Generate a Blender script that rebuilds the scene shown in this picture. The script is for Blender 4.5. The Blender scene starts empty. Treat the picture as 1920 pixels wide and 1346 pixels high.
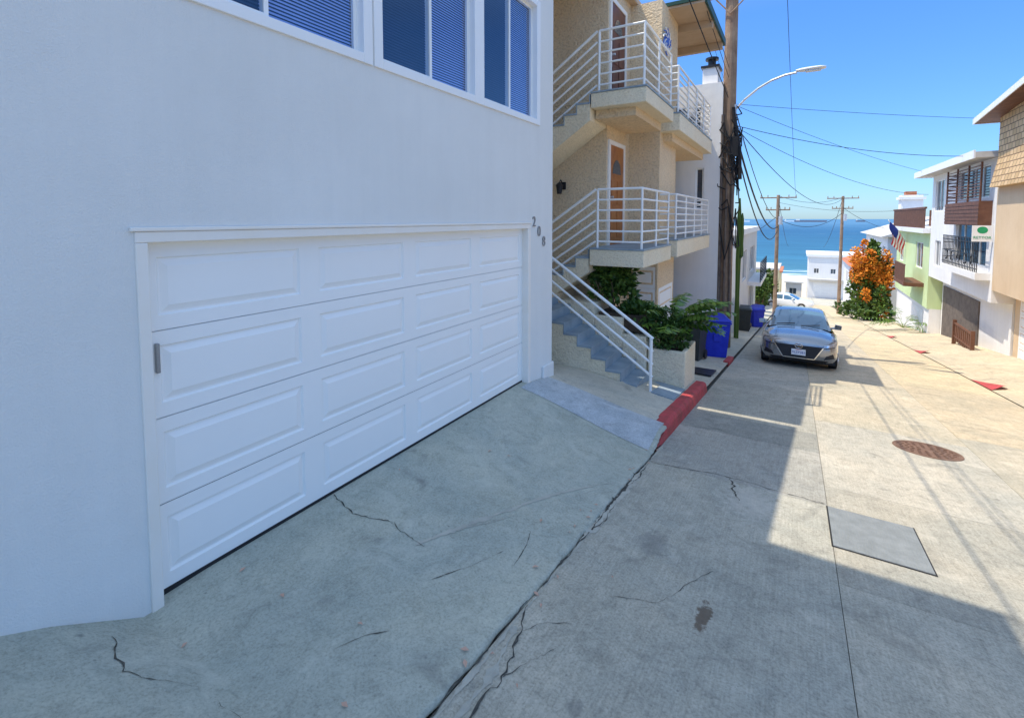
import bpy, bmesh, math, random
from mathutils import Vector, Matrix
from mathutils.bvhtree import BVHTree
random.seed(7)
sc=bpy.context.scene
COL=sc.collection
R=random.uniform

# ------------------------------------------------------------------ materials
def nt(name):
    m=bpy.data.materials.new(name); m.use_nodes=True
    t=m.node_tree; b=t.nodes['Principled BSDF']; return m,t,b
def N(t,k,**kw):
    n=t.nodes.new('ShaderNode'+k)
    for a,v in kw.items(): setattr(n,a,v)
    return n
def ramp(t,src,stops):
    r=N(t,'ValToRGB'); e=r.color_ramp.elements
    while len(e)<len(stops): e.new(.5)
    for el,(p,c) in zip(e,stops):
        el.position=p; el.color=(c,c,c,1) if not isinstance(c,(tuple,list)) else (*c,1)
    t.links.new(src,r.inputs[0]); return r.outputs[0]
def noise(t,vec,scale,detail=5,rough=.55,dist=0):
    n=N(t,'TexNoise'); n.inputs['Scale'].default_value=scale; n.inputs['Detail'].default_value=detail
    n.inputs['Roughness'].default_value=rough; n.inputs['Distortion'].default_value=dist
    t.links.new(vec,n.inputs['Vector']); return n.outputs['Fac']
def mixc(t,f,a,b,mode='MIX'):
    m=N(t,'MixRGB',blend_type=mode)
    for i,v in zip((0,1,2),(f,a,b)):
        if isinstance(v,(int,float)): m.inputs[i].default_value=v
        elif isinstance(v,tuple): m.inputs[i].default_value=(*v,1)
        else: t.links.new(v,m.inputs[i])
    return m.outputs[0]
def bump(t,b,h,st,dist=.02,prev=None):
    n=N(t,'Bump'); n.inputs['Strength'].default_value=st; n.inputs['Distance'].default_value=dist
    t.links.new(h,n.inputs['Height'])
    if prev: t.links.new(prev,n.inputs['Normal'])
    t.links.new(n.outputs[0],b.inputs['Normal']); return n.outputs[0]
def pm(name,c1,c2=None,scale=3,rough=.8,bmp=0,bscale=60,metal=0,spec=.3,island=False,coat=0,streak=False,dist=.02):
    m,t,b=nt(name); b.inputs['Roughness'].default_value=rough; b.inputs['Metallic'].default_value=metal
    b.inputs['Specular IOR Level'].default_value=spec; b.inputs['Coat Weight'].default_value=coat
    tc=N(t,'TexCoord').outputs['Object']
    if c2 is None: c2=tuple(x*.8 for x in c1)
    if island:
        f=N(t,'NewGeometry').outputs['Random Per Island']
        col=ramp(t,f,[(0,c1),(1,c2)])
    else:
        f=noise(t,tc,scale,6,.6)
        col=ramp(t,f,[(.32,c1),(.72,c2)])
        if streak:
            mp=N(t,'Mapping'); mp.inputs['Scale'].default_value=(5,5,.35); t.links.new(tc,mp.inputs[0])
            s=noise(t,mp.outputs[0],1.6,6,.65)
            col=mixc(t,.8,col,ramp(t,s,[(.3,(.60,.58,.55)),(.6,(1,1,1))]),'MULTIPLY')
    t.links.new(col,b.inputs['Base Color'])
    if bmp: bump(t,b,noise(t,tc,bscale,4,.6),bmp,dist)
    return m
def concrete(name,c1,c2,tint=False,stains=True,brush=True,soft=1.):
    m,t,b=nt(name); b.inputs['Roughness'].default_value=.88; b.inputs['Specular IOR Level'].default_value=.25
    tc=N(t,'NewGeometry').outputs['Position']
    col=ramp(t,noise(t,tc,.8,9,.68,.8),[(.30,c1),(.68,c2)])
    fine=noise(t,tc,60,6,.8)
    col=mixc(t,soft,col,ramp(t,fine,[(.32,.62),(.5,1.0),(.70,1.22)]),'MULTIPLY')
    med=noise(t,tc,7,10,.8,.8)
    col=mixc(t,soft,col,ramp(t,med,[(.30,.70),(.5,1.0),(.70,1.13)]),'MULTIPLY')
    big=noise(t,tc,.45,5,.6,1.5)
    col=mixc(t,1.,col,ramp(t,big,[(.35,(.84,.87,.88)),(.65,(1.06,1.03,.98))]),'MULTIPLY')
    wn=noise(t,tc,1.7,8,.72,1.4)
    col=mixc(t,ramp(t,wn,[(.54,0.),(.70,.5)]),col,tuple(min(1,x*1.25) for x in c2))
    if stains:
        sp=noise(t,tc,2.3,6,.65,.6)
        col=mixc(t,ramp(t,sp,[(.58,0.),(.74,.6)]),col,(.18,.175,.155))
        v=N(t,'TexVoronoi'); v.inputs['Scale'].default_value=1.9; t.links.new(tc,v.inputs['Vector'])
        col=mixc(t,ramp(t,v.outputs['Distance'],[(.02,.6),(.05,0.)]),col,(.09,.09,.09))
        v=N(t,'TexVoronoi'); v.inputs['Scale'].default_value=7; t.links.new(tc,v.inputs['Vector'])
        col=mixc(t,ramp(t,v.outputs['Distance'],[(.02,.5),(.07,0.)]),col,(.12,.12,.12))
    if brush:
        mp=N(t,'Mapping'); mp.inputs['Scale'].default_value=(55,2.2,2.2); t.links.new(tc,mp.inputs[0])
        br=noise(t,mp.outputs[0],1.5,5,.6)
        col=mixc(t,.8,col,ramp(t,br,[(.3,.84),(.7,1.10)]),'MULTIPLY')
    if tint:
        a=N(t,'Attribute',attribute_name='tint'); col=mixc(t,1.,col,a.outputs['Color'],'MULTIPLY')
    def spot(x,y,sx_,sy_,c,k,lo=.75,hi=1.25):
        d=N(t,'VectorMath',operation='LENGTH'); mp=N(t,'Mapping'); mp.inputs['Location'].default_value=(-x*sx_,-y*sy_,0); mp.inputs['Scale'].default_value=(sx_,sy_,0)
        t.links.new(tc,mp.inputs[0]); t.links.new(mp.outputs[0],d.inputs[0])
        ad=N(t,'Math',operation='MULTIPLY_ADD'); t.links.new(noise(t,tc,16,6,.7),ad.inputs[0]); ad.inputs[1].default_value=1.1; t.links.new(d.outputs['Value'],ad.inputs[2])
        return mixc(t,ramp(t,ad.outputs[0],[(lo,k),(hi,0.)]),col,c)
    if tint:
        col=spot(-.43,3.05,9.5,2.8,(.13,.09,.06),.85,.85,1.4)
        col=spot(-.9,3.7,3.0,2.0,(.20,.19,.17),.5)
        col=spot(-.85,2.0,7.0,5,(.18,.17,.15),.5)
        col=spot(-.3,5.0,1.6,1.0,(.66,.60,.50),.4)
    t.links.new(col,b.inputs['Base Color'])
    p=bump(t,b,med,.35,.03)
    p=bump(t,b,fine,.5*soft,.01,p)
    if brush: bump(t,b,br,.35,.006,p)
    return m
def stucco(name,c1,c2,bs=70,st=.5,streak=.3,dist=.015,mottle=0):
    m,t,b=nt(name); b.inputs['Roughness'].default_value=.9; b.inputs['Specular IOR Level'].default_value=.15
    tc=N(t,'NewGeometry').outputs['Position']
    col=ramp(t,noise(t,tc,.7,7,.6),[(.35,c1),(.7,c2)])
    mp=N(t,'Mapping'); mp.inputs['Scale'].default_value=(4,4,.3); t.links.new(tc,mp.inputs[0])
    col=mixc(t,streak,col,ramp(t,noise(t,mp.outputs[0],1.3,7,.7),[(.3,(.74,.74,.74)),(.6,(1,1,1))]),'MULTIPLY')
    n1=noise(t,tc,bs,4,.6,.3)
    if mottle: col=mixc(t,mottle,col,ramp(t,n1,[(.35,(.55,.50,.45)),(.52,(1,1,1)),(.7,(1.12,1.1,1.08))]),'MULTIPLY')
    t.links.new(col,b.inputs['Base Color'])
    p=bump(t,b,n1,st,dist)
    bump(t,b,noise(t,tc,bs*.08,4,.6,.5),.25,dist*2,p)
    return m
def glass_mat(name,tint=(.85,.92,1.0)):
    m,t,b=nt(name); t.nodes.remove(b)
    lw=N(t,'LayerWeight'); lw.inputs[0].default_value=.5
    f=ramp(t,lw.outputs['Facing'],[(0,.06),(.5,.16),(.85,.40),(1,.9)])
    tr=N(t,'BsdfTransparent'); tr.inputs[0].default_value=(*tint,1)
    gl=N(t,'BsdfGlossy'); gl.inputs['Roughness'].default_value=.02; gl.inputs[0].default_value=(.8,.9,1,1)
    mx=N(t,'MixShader'); t.links.new(f,mx.inputs[0]); t.links.new(tr.outputs[0],mx.inputs[1]); t.links.new(gl.outputs[0],mx.inputs[2])
    t.links.new(mx.outputs[0],t.nodes['Material Output'].inputs[0]); return m

M={}
M['road']=concrete('road_concrete',(.44,.41,.345),(.56,.51,.425),tint=True)
M['drive']=concrete('driveway_concrete',(.40,.41,.34),(.50,.495,.41),brush=False,soft=.85)
M['walk']=concrete('walkway_concrete',(.47,.44,.36),(.57,.53,.44),brush=False,soft=.8)
M['patch']=concrete('patch_concrete',(.38,.41,.43),(.54,.56,.57),stains=True,brush=False)
M['apron']=concrete('apron_concrete',(.54,.45,.32),(.64,.54,.39))
M['seam']=pm('mortar_seam',(.38,.36,.30),(.52,.49,.40),9,.9,.5,40)
M['crack']=pm('crack_dark',(.04,.04,.035),(.12,.11,.09),25,.95)  # dark strip colour for cracks and scuffs
M['earth']=pm('earth',(.16,.14,.11),(.24,.21,.17),2,.95,.4,20)
M['sand']=pm('sand',(.58,.48,.34),(.68,.58,.43),.3,.95)
M['wall']=stucco('white_stucco',(.765,.755,.715),(.815,.805,.765),100,.5,.12,.008)
M['trim']=pm('trim_paint',(.88,.81,.71),(.90,.85,.78),4,.45,.05,30)
M['door']=pm('garage_door_paint',(.92,.90,.86),(.94,.92,.88),2,.4,.06,120)
M['dark']=pm('dark_gap',(.02,.02,.02),(.04,.04,.04),5,.9)
M['room_dark']=pm('unlit_room_dark',(.012,.02,.035),(.02,.03,.05),5,.35,spec=.5)  # near-black colour in place of the unlit room behind the windows
M['shade']=pm('dark_blind',(.02,.035,.06),(.035,.05,.085),5,.5)
M['blind']=pm('window_blind',(.38,.45,.74),(.46,.53,.80),2,.6)
M['glass']=glass_mat('window_glass')
M['dglass']=pm('dark_glass',(.03,.05,.07),(.07,.10,.13),2,.06,spec=.9)
M['frame']=pm('window_frame_vinyl',(.88,.87,.84),(.91,.90,.88),2,.35)
M['beige']=stucco('beige_stucco',(.90,.68,.43),(.95,.76,.52),24,1.0,.15,.06,mottle=.42)
M['cream']=stucco('cream_stucco',(.89,.76,.54),(.94,.84,.64),30,.9,.15,.04,mottle=.3)
M['tread']=pm('stair_paint',(.22,.28,.32),(.36,.42,.46),3,.6,.2,50)
M['rail']=pm('railing_paint',(.90,.89,.86),(.84,.83,.80),5,.35)
M['oak']=pm('oak_door',(.34,.11,.03),(.46,.18,.05),6,.4)
M['darkwood']=pm('dark_door_wood',(.12,.04,.025),(.20,.07,.04),6,.4)
M['green_trim']=pm('green_fascia',(.015,.05,.035),(.02,.075,.05),3,.5)
M['soffit']=pm('soffit_paint',(.50,.36,.24),(.58,.43,.30),3,.8)
M['whiteb']=stucco('white_house_stucco',(.80,.78,.75),(.87,.85,.82),60,.4,.2)
M['tan']=stucco('tan_stucco',(.68,.50,.32),(.76,.58,.39),60,.4,.2)
M['green']=stucco('green_stucco',(.58,.70,.36),(.66,.77,.44),60,.4,.2)
M['yellow']=stucco('yellow_stucco',(.74,.64,.36),(.80,.70,.42),60,.4,.3)
M['grayb']=stucco('gray_stucco',(.64,.64,.64),(.72,.72,.72),60,.4,.3)
M['brown']=pm('brown_wood',(.12,.05,.03),(.20,.09,.05),5,.6,.3,30)
M['black']=pm('black_metal',(.02,.02,.022),(.03,.03,.035),5,.45)
M['red']=pm('red_kerb_paint',(.32,.07,.06),(.62,.07,.08),6,.75,.7,40)
M['pole']=pm('pole_wood',(.24,.15,.10),(.42,.29,.19),3,.85,.6,25,streak=True)
M['galv']=pm('galvanised_steel',(.55,.56,.57),(.65,.66,.67),5,.4,metal=.5)
M['conduit']=pm('conduit_paint',(.10,.08,.07),(.20,.16,.13),5,.7)
M['bluebin']=pm('blue_bin_plastic',(.015,.03,.42),(.025,.05,.55),4,.45)
M['blackbin']=pm('black_bin_plastic',(.03,.035,.035),(.045,.05,.05),4,.45)
M['leaf']=pm('leaf_green',(.022,.06,.01),(.13,.21,.03),island=True,rough=.5,spec=.4)
M['leaf2']=pm('leaf_dark',(.02,.055,.01),(.08,.16,.02),island=True,rough=.5,spec=.4)
M['frond']=pm('frond_green',(.03,.09,.01),(.16,.26,.03),island=True,rough=.4,spec=.4)
M['flower']=pm('blossom_orange',(.60,.14,.01),(.86,.36,.035),island=True,rough=.6)
M['bark']=pm('bark',(.12,.08,.05),(.2,.14,.09),6,.9,.6,20)
M['iron']=pm('cast_iron',(.15,.08,.05),(.25,.15,.10),8,.7,.5,60)
M['cover']=pm('cover_plate',(.22,.23,.22),(.30,.31,.30),8,.75,.6,90)
M['tile']=pm('roof_tile',(.42,.14,.07),(.55,.22,.11),6,.8,.6,18)
M['roofg']=pm('roof_gravel',(.50,.48,.45),(.60,.58,.55),3,.9)
M['white']=pm('white_paint',(.83,.82,.80),(.86,.85,.84),3,.5)
M['num']=pm('brushed_number_metal',(.26,.26,.26),(.36,.36,.36),9,.45,metal=.3)
M['cable']=pm('cable_rubber',(.012,.014,.016),(.02,.02,.025),5,.7)
M['signg']=pm('sign_green',(.02,.30,.12),(.03,.36,.15),5,.5)
M['bluedeco']=pm('painted_blue_metal',(.04,.10,.45),(.08,.20,.60),9,.4)
M['soil']=pm('soil',(.05,.035,.025),(.09,.065,.045),9,.95,.5,30)
M['flagr']=pm('flag_red',(.6,.03,.04),(.65,.05,.06),5,.8)
M['flagb']=pm('flag_blue',(.02,.04,.2),(.03,.05,.25),5,.8)
M['rubble']=pm('dry_leaf',(.45,.22,.14),(.65,.45,.34),island=True,rough=.8)
M['ship']=pm('ship_hull',(.16,.12,.14),(.22,.18,.20),.01,.7)
def shingle():
    m,t,b=nt('cedar_shingle'); b.inputs['Roughness'].default_value=.85
    p=N(t,'NewGeometry').outputs['Position']; s=N(t,'SeparateXYZ'); t.links.new(p,s.inputs[0])
    c=N(t,'CombineXYZ'); ad=N(t,'Math',operation='ADD'); t.links.new(s.outputs[0],ad.inputs[0]); t.links.new(s.outputs[1],ad.inputs[1])
    t.links.new(ad.outputs[0],c.inputs[0]); t.links.new(s.outputs[2],c.inputs[1])
    br=N(t,'TexBrick'); t.links.new(c.outputs[0],br.inputs['Vector'])
    br.inputs['Color1'].default_value=(.56,.37,.18,1); br.inputs['Color2'].default_value=(.70,.48,.26,1); br.inputs['Mortar'].default_value=(.14,.08,.04,1)
    br.inputs['Scale'].default_value=1; br.inputs['Brick Width'].default_value=.28; br.inputs['Row Height'].default_value=.2; br.inputs['Mortar Size'].default_value=.014
    t.links.new(br.outputs['Color'],b.inputs['Base Color']); bump(t,b,br.outputs['Fac'],-.6,.02); return m
M['shingle']=shingle()
def sea():
    m,t,b=nt('sea_water'); b.inputs['Roughness'].default_value=.45; b.inputs['Specular IOR Level'].default_value=.12
    p=N(t,'NewGeometry').outputs['Position']; s=N(t,'SeparateXYZ'); t.links.new(p,s.inputs[0])
    mr=N(t,'MapRange'); mr.inputs['From Min'].default_value=235; mr.inputs['From Max'].default_value=3000; t.links.new(s.outputs[1],mr.inputs[0])
    pw=N(t,'Math',operation='POWER'); t.links.new(mr.outputs[0],pw.inputs[0]); pw.inputs[1].default_value=.45
    col=ramp(t,pw.outputs[0],[(0,(.09,.24,.28)),(.25,(.035,.14,.22)),(.6,(.025,.105,.20)),(1,(.08,.19,.30))])
    mp=N(t,'Mapping'); mp.inputs['Scale'].default_value=(.012,.05,1); t.links.new(p,mp.inputs[0])
    n=noise(t,mp.outputs[0],1,6,.6,.8)
    col=mixc(t,.8,col,ramp(t,n,[(.3,.7),(.7,1.25)]),'MULTIPLY')
    mp2=N(t,'Mapping'); mp2.inputs['Scale'].default_value=(.02,.09,1); t.links.new(p,mp2.inputs[0])
    n2=noise(t,mp2.outputs[0],1,4,.6,.5)
    near=N(t,'MapRange'); near.inputs['From Min'].default_value=300; near.inputs['From Max'].default_value=236; t.links.new(s.outputs[1],near.inputs[0])
    mm=N(t,'Math',operation='MULTIPLY_ADD'); t.links.new(near.outputs[0],mm.inputs[0]); mm.inputs[1].default_value=.3; t.links.new(n2,mm.inputs[2])
    col=mixc(t,ramp(t,mm.outputs[0],[(.68,0.),(.74,.85)]),col,(.8,.85,.88))
    t.links.new(col,b.inputs['Base Color'])
    mp3=N(t,'Mapping'); mp3.inputs['Scale'].default_value=(.15,.5,1); t.links.new(p,mp3.inputs[0])
    bump(t,b,noise(t,mp3.outputs[0],1,5),.5,.6); return m
M['sea']=sea()

# ------------------------------------------------------------------ mesh builder
class MB:
    def __init__(s): s.v=[]; s.f=[]; s.m=[]; s.mi=0
    def add(s,vs,fs):
        o=len(s.v); s.v+= [Vector(v) for v in vs]
        for f in fs: s.f.append([o+i for i in f]); s.m.append(s.mi)
    def box(s,x0,x1,y0,y1,z0,z1,T=None):
        vs=[(x,y,z) for x in (x0,x1) for y in (y0,y1) for z in (z0,z1)]
        if T: vs=[T(*v) for v in vs]
        s.add(vs,[(0,1,3,2),(4,6,7,5),(0,4,5,1),(2,3,7,6),(0,2,6,4),(1,5,7,3)])
    def cyl(s,a,b,r0,r1=None,n=10,cap=True):
        a=Vector(a);b=Vector(b); r1=r0 if r1 is None else r1
        d=(b-a).normalized(); u=d.orthogonal().normalized(); w=d.cross(u)
        vs=[]
        for c,r in ((a,r0),(b,r1)):
            for i in range(n):
                an=2*math.pi*i/n; vs.append(c+u*(r*math.cos(an))+w*(r*math.sin(an)))
        fs=[(i,(i+1)%n,n+(i+1)%n,n+i) for i in range(n)]
        if cap: fs+=[tuple(range(n))[::-1],tuple(range(n,2*n))]
        s.add(vs,fs)
    def tube(s,pts,r,n=6):
        for a,b in zip(pts[:-1],pts[1:]): s.cyl(a,b,r,None,n,True)
    def quad(s,a,b,c,d): s.add([a,b,c,d],[(0,1,2,3)])
    def obj(s,name,mats,parent=None,smooth=False,local=False,fixn=True):
        me=bpy.data.meshes.new(name)
        off=Vector((0,0,0))
        if parent is not None and not local:
            p=parent
            while p.parent: p=p.parent
            off=p.location.copy()
        me.from_pydata([tuple(v-off) for v in s.v],[],s.f)
        if not isinstance(mats,(list,tuple)): mats=[mats]
        for k in mats: me.materials.append(M[k] if isinstance(k,str) else k)
        for p_,mi in zip(me.polygons,s.m): p_.material_index=mi; p_.use_smooth=smooth
        if fixn:
            bm=bmesh.new(); bm.from_mesh(me); bmesh.ops.recalc_face_normals(bm,faces=bm.faces); bm.to_mesh(me); bm.free()
        o=bpy.data.objects.new(name,me); COL.objects.link(o)
        if parent is not None: o.parent=parent
        return o
def thing(name,label,cat,loc=(0,0,0),group=None):
    e=bpy.data.objects.new(name,None); e.location=loc; e.empty_display_size=.2; COL.objects.link(e)
    e['label']=label; e['category']=cat
    if group: e['group']=group
    return e
def tag(o,label=None,cat=None,group=None,kind=None):
    if label: o['label']=label
    if cat: o['category']=cat
    if group: o['group']=group
    if kind: o['kind']=kind
    return o
def bevel(o,w=.01,seg=2):
    m=o.modifiers.new('bev','BEVEL'); m.width=w; m.segments=seg; m.limit_method='ANGLE'; return o
def text(body,size,T,mat,name,parent,depth=.004):
    cu=bpy.data.curves.new(name,'FONT'); cu.body=body; cu.size=size; cu.extrude=depth; cu.align_x='CENTER'; cu.align_y='CENTER'
    tmp=bpy.data.objects.new('tmp',cu); COL.objects.link(tmp)
    bpy.context.view_layer.update()
    me=bpy.data.meshes.new_from_object(tmp); bpy.data.objects.remove(tmp)
    for v in me.vertices: v.co=Vector(T(v.co.x,v.co.y,v.co.z))
    me.materials.clear(); me.materials.append(M[mat])
    o=bpy.data.objects.new(name,me); COL.objects.link(o); o.parent=parent; return o
def interp(tb,x):
    if x<=tb[0][0]: return tb[0][1]
    for (a,va),(b,vb) in zip(tb[:-1],tb[1:]):
        if x<=b: return va+(vb-va)*(x-a)/(b-a)
    return tb[-1][1]
def sm(a,b,x):
    t=max(0,min(1,(x-a)/(b-a))); return t*t*(3-2*t)

# ------------------------------------------------------------------ terrain
ST=[(-40,2.91),(75,-11.465),(88,-12.4),(130,-20),(160,-22.5),(240,-25.5),(420,-30)]
def S(y): return interp(ST,y)
WT=[(-8,-.8),(0,-1.70),(.40,-1.88),(.80,-2.08),(1.20,-2.33),(1.6,-2.315),(5.8,-2.31),(6.6,-2.41),(7.7,-2.60),(9.7,-2.98)]
def D(x,y):
    f=max(0,min(1,(x+3.25)/1.85)); f=f*.65+.35*f*f*(3-2*f)
    return interp(WT,y)*(1-f)+(S(y)+.014+.14*sm(5.5,6.2,y))*f
def G(x,y): return D(x,y) if x<-1.41 and y<9.7 else S(y)
def sheet(name,xs,ys,zf,mat,kind='structure',parent=None):
    mb=MB(); vs=[(x,y,zf(x,y)) for y in ys for x in xs]; nx=len(xs)
    mb.add(vs,[(j*nx+i,j*nx+i+1,(j+1)*nx+i+1,(j+1)*nx+i) for j in range(len(ys)-1) for i in range(nx-1)])
    o=mb.obj(name,mat,parent,smooth=True,fixn=False)
    if kind: o['kind']=kind
    return o
def lin(a,b,n): return [a+(b-a)*i/n for i in range(n+1)]
sheet('ground',[-160,-60,-20,-8,-4.4,-1.5,0,2,4,6,10,20,60,160],[-40,-20,-10,0,5,10,15,20,40,60,75,88,100,130,160],lambda x,y:S(y)-.06-(1.5 if -9<x<-4 and -12<y<16 else .0) ,'earth')
sheet('beach',[-400,-100,0,100,400],[160,180,200,240,300],lambda x,y:S(y)-.02,'sand')
sheet('sea',[-30000,-4000,-500,0,500,4000,30000],[228,300,600,1500,5000,25000],lambda x,y:-25.0,'sea')
mb=MB(); tints=[]
def slab(x0,x1,y0,y1,t):
    g=.0022
    mb.box(x0+g,x1-g,y0+g,y1-g,-.05,0,T=lambda x,y,z:(x,y,S(y)+z)); tints.extend([t]*6)
rr=random.Random(3)
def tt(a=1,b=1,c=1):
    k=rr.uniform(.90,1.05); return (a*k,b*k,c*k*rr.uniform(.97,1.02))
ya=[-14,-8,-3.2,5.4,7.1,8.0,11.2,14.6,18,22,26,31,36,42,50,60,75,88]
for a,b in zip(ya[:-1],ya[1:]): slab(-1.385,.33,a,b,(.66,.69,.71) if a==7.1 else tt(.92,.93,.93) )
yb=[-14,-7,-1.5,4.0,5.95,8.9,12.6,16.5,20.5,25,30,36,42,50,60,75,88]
for a,b in zip(yb[:-1],yb[1:]): slab(.33,2.15,a,b,tt(1.10,1.03,.92) if a>8 else tt(1.0,.98,.95))  # far slabs: paler concrete, with extra sunlit brightness put into the tint
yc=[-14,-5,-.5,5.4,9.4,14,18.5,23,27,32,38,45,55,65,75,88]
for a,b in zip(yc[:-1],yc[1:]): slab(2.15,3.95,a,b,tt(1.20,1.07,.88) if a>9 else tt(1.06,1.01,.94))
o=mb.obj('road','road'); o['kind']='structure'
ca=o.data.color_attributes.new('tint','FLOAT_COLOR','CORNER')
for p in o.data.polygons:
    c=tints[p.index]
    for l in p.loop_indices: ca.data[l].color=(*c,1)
sheet('cross_street',lin(-40,40,8),[75,78,82,88],lambda x,y:S(y)+.004,'walk')
rg=random.Random(77); ydr=lin(-10,6.35,330); edge={}
e_=0
for y in ydr:
    e_=e_*.6+rg.uniform(-.008,.008); edge[y]=-1.405+e_
xd=lin(-3.35,-1.43,13)
mb=MB(); vs=[]
for y in ydr:
    for x in xd: vs.append((x,y,D(x,y)))
    vs.append((edge[y],y,D(-1.402,y))); vs.append((edge[y]+.006,y,D(-1.402,y)-.03))
nx=len(xd)+2
mb.add(vs,[(j*nx+i,j*nx+i+1,(j+1)*nx+i+1,(j+1)*nx+i) for j in range(len(ydr)-1) for i in range(nx-1)])
o=mb.obj('driveway','drive',smooth=True,fixn=False); o['kind']='structure'
sheet('driveway_patch',lin(-3.2,-1.45,12),lin(5.62,6.42,10),lambda x,y:D(x,y)+.005,'patch')
sheet('sidewalk',lin(-4.6,-1.56,10),lin(6.36,9.7,20),lambda x,y:D(x,y)+.002,'walk')
sheet('left_pavement',[-3.5,-2.6,-1.43],lin(9.71,60,40),lambda x,y:S(y)+.04+.05*(-1.43-x),'walk')
sheet('right_apron',[3.97,4.3,5.0,6.6],lin(-6,60,50),lambda x,y:S(y)+.008+sm(3.97,6.6,x)*.25,'apron')
mb=MB()
L=lin(5.9,9.6,26); rk=random.Random(9)
prof=[]
for v in L:
    h=.02+.17*sm(5.8,6.7,v)+rk.uniform(-.006,.006); j=rk.uniform(-.006,.006)
    prof.append([(-1.58,v,S(v)-.1),(-1.58,v,S(v)+h),(-1.45+j,v,S(v)+h),(-1.415+j,v,S(v)+h-.015),(-1.395+j,v,S(v)+h-.05),(-1.375,v,S(v)-.05)])
for a,b in zip(prof[:-1],prof[1:]):
    for i in range(5): mb.quad(a[i],a[i+1],b[i+1],b[i])
mb.add(prof[0],[tuple(range(6))]); mb.add(prof[-1],[tuple(range(6))])
o=mb.obj('kerb','red',fixn=False); tag(o,'short raised concrete kerb painted red beside the steps','kerb')
for y0,y1,x0,x1,k in ((15.0,16.5,3.97,4.15,.06),(22.2,23.4,3.95,4.1,.06),(28.4,29.8,3.95,4.05,.06)):
    mb=MB(); mb.add([(x0,y0,S(y0)+.012),(x0,y1,S(y1)+.012),(x1,y1-.3,S(y1)+k),(x1+.10,y0+.3,S(y0)+k+.01),(x1+.22,y0+.5,S(y0)+.03),(x1+.12,y1-.2,S(y1)+.03)],[(0,1,2,3),(2,3,4,5)])
    tag(mb.obj('kerb','red'),'low worn red painted kerb end at a driveway','kerb',group='red kerbs at driveways')
mb=MB(); mb.box(-1.55,-1.40,13.3,14.3,-.1,.09,T=lambda x,y,z:(x,y,S(y)+z))
tag(bevel(mb.obj('kerb','red'),.02),'low worn red painted kerb end at a driveway','kerb',group='red kerbs at driveways')

def ribbon(name,pts,w,seed,lift=.003,mat='crack',jit=.02,lo=.15):
    r=random.Random(seed); P=[]
    for (a,b),(c,d) in zip(pts[:-1],pts[1:]):
        n=max(3,int(math.hypot(c-a,d-b)/.03))
        for i in range(n): P.append((a+(c-a)*i/n,b+(d-b)*i/n))
    P.append(pts[-1]); mb=MB(); L=[];jx=jy=0; wk=1
    for i,(x,y) in enumerate(P):
        jx=jx*.75+r.uniform(-jit,jit); jy=jy*.75+r.uniform(-jit,jit); wk=max(.1,min(1.6,wk+r.uniform(-.35,.35)))
        q=P[min(i+1,len(P)-1)]; p=P[max(i-1,0)]; dx,dy=q[0]-p[0],q[1]-p[1]; l=math.hypot(dx,dy) or 1
        ww=w*wk*r.uniform(lo,1.2)*(.2 if i in(0,len(P)-1) else 1)
        x+=jx;y+=jy
        L.append(((x-dy/l*ww,y+dx/l*ww),(x+dy/l*ww,y-dx/l*ww)))
    vs=[]
    for a,b in L: vs+=[(a[0],a[1],G(*a)+lift),(b[0],b[1],G(*b)+lift)]
    mb.add(vs,[(2*i,2*i+1,2*i+3,2*i+2) for i in range(len(L)-1)])
    o=mb.obj(name,mat,fixn=False); o['kind']='structure'; return o
ribbon('road_edge_seam',[(-1.375,-2),(-1.36,1.5),(-1.365,3),(-1.37,6.0)],.024,31,.003,mat='seam',jit=.006,lo=.5)
ribbon('road_edge_seam',[(-1.34,.9),(-1.30,1.5),(-1.27,1.9),(-1.33,2.3)],.045,33,.0035,mat='seam',jit=.006,lo=.7)
ribbon('road_edge_crack',[(-1.392,-3),(-1.388,1.4),(-1.384,3),(-1.39,6.0)],.012,1,.006,jit=.007)
ribbon('road_edge_crack',[(-1.37,1.0),(-1.27,1.5),(-1.20,1.9),(-1.29,2.3),(-1.37,2.5)],.007,2,.005,jit=.014)
ribbon('road_edge_crack',[(-1.22,1.95),(-1.12,2.15),(-1.08,2.3)],.003,12,.005,jit=.012)
ribbon('road_edge_crack',[(-1.30,2.3),(-1.20,2.45),(-1.10,2.5)],.003,42,.005,jit=.012)
ribbon('road_edge_crack',[(-1.37,3.5),(-1.33,3.8),(-1.36,4.2)],.005,13,.005,jit=.010)
ribbon('road_edge_crack',[(-1.37,4.5),(-1.34,4.9),(-1.37,5.2)],.006,43,.005,jit=.010)
ribbon('road_crack',[(-1.38,5.35),(-.6,5.5),(-.1,5.45),(.33,5.42)],.004,21,.004,jit=.01)
ribbon('road_crack',[(-.55,5.5),(-.45,5.1),(-.42,4.95)],.007,22,.004)
ribbon('driveway_crack',[(-3.28,2.6),(-2.95,2.5),(-2.6,2.6),(-2.24,2.52)],.004,4,.004,jit=.011)
ribbon('driveway_crack',[(-3.04,.98),(-2.7,.92),(-2.4,1.08),(-2.06,1.1),(-1.8,1.25)],.004,5,.004,jit=.010)
ribbon('driveway_seam',[(-2.3,2.5),(-2.05,3.2),(-1.8,3.9),(-1.5,4.5)],.018,6,.003,mat='seam',jit=.006)
ribbon('driveway_seam',[(-2.2,2.75),(-1.9,3.35),(-1.7,3.9),(-1.5,4.4)],.005,16,.0035,mat='seam',jit=.006)
ribbon('driveway_scuff',[(-1.98,2.3),(-1.86,2.55),(-1.76,2.85)],.005,8,.004,jit=.003)
ribbon('driveway_scuff',[(-1.62,2.75),(-1.66,3.0),(-1.72,3.2)],.004,9,.004,jit=.004)
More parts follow.
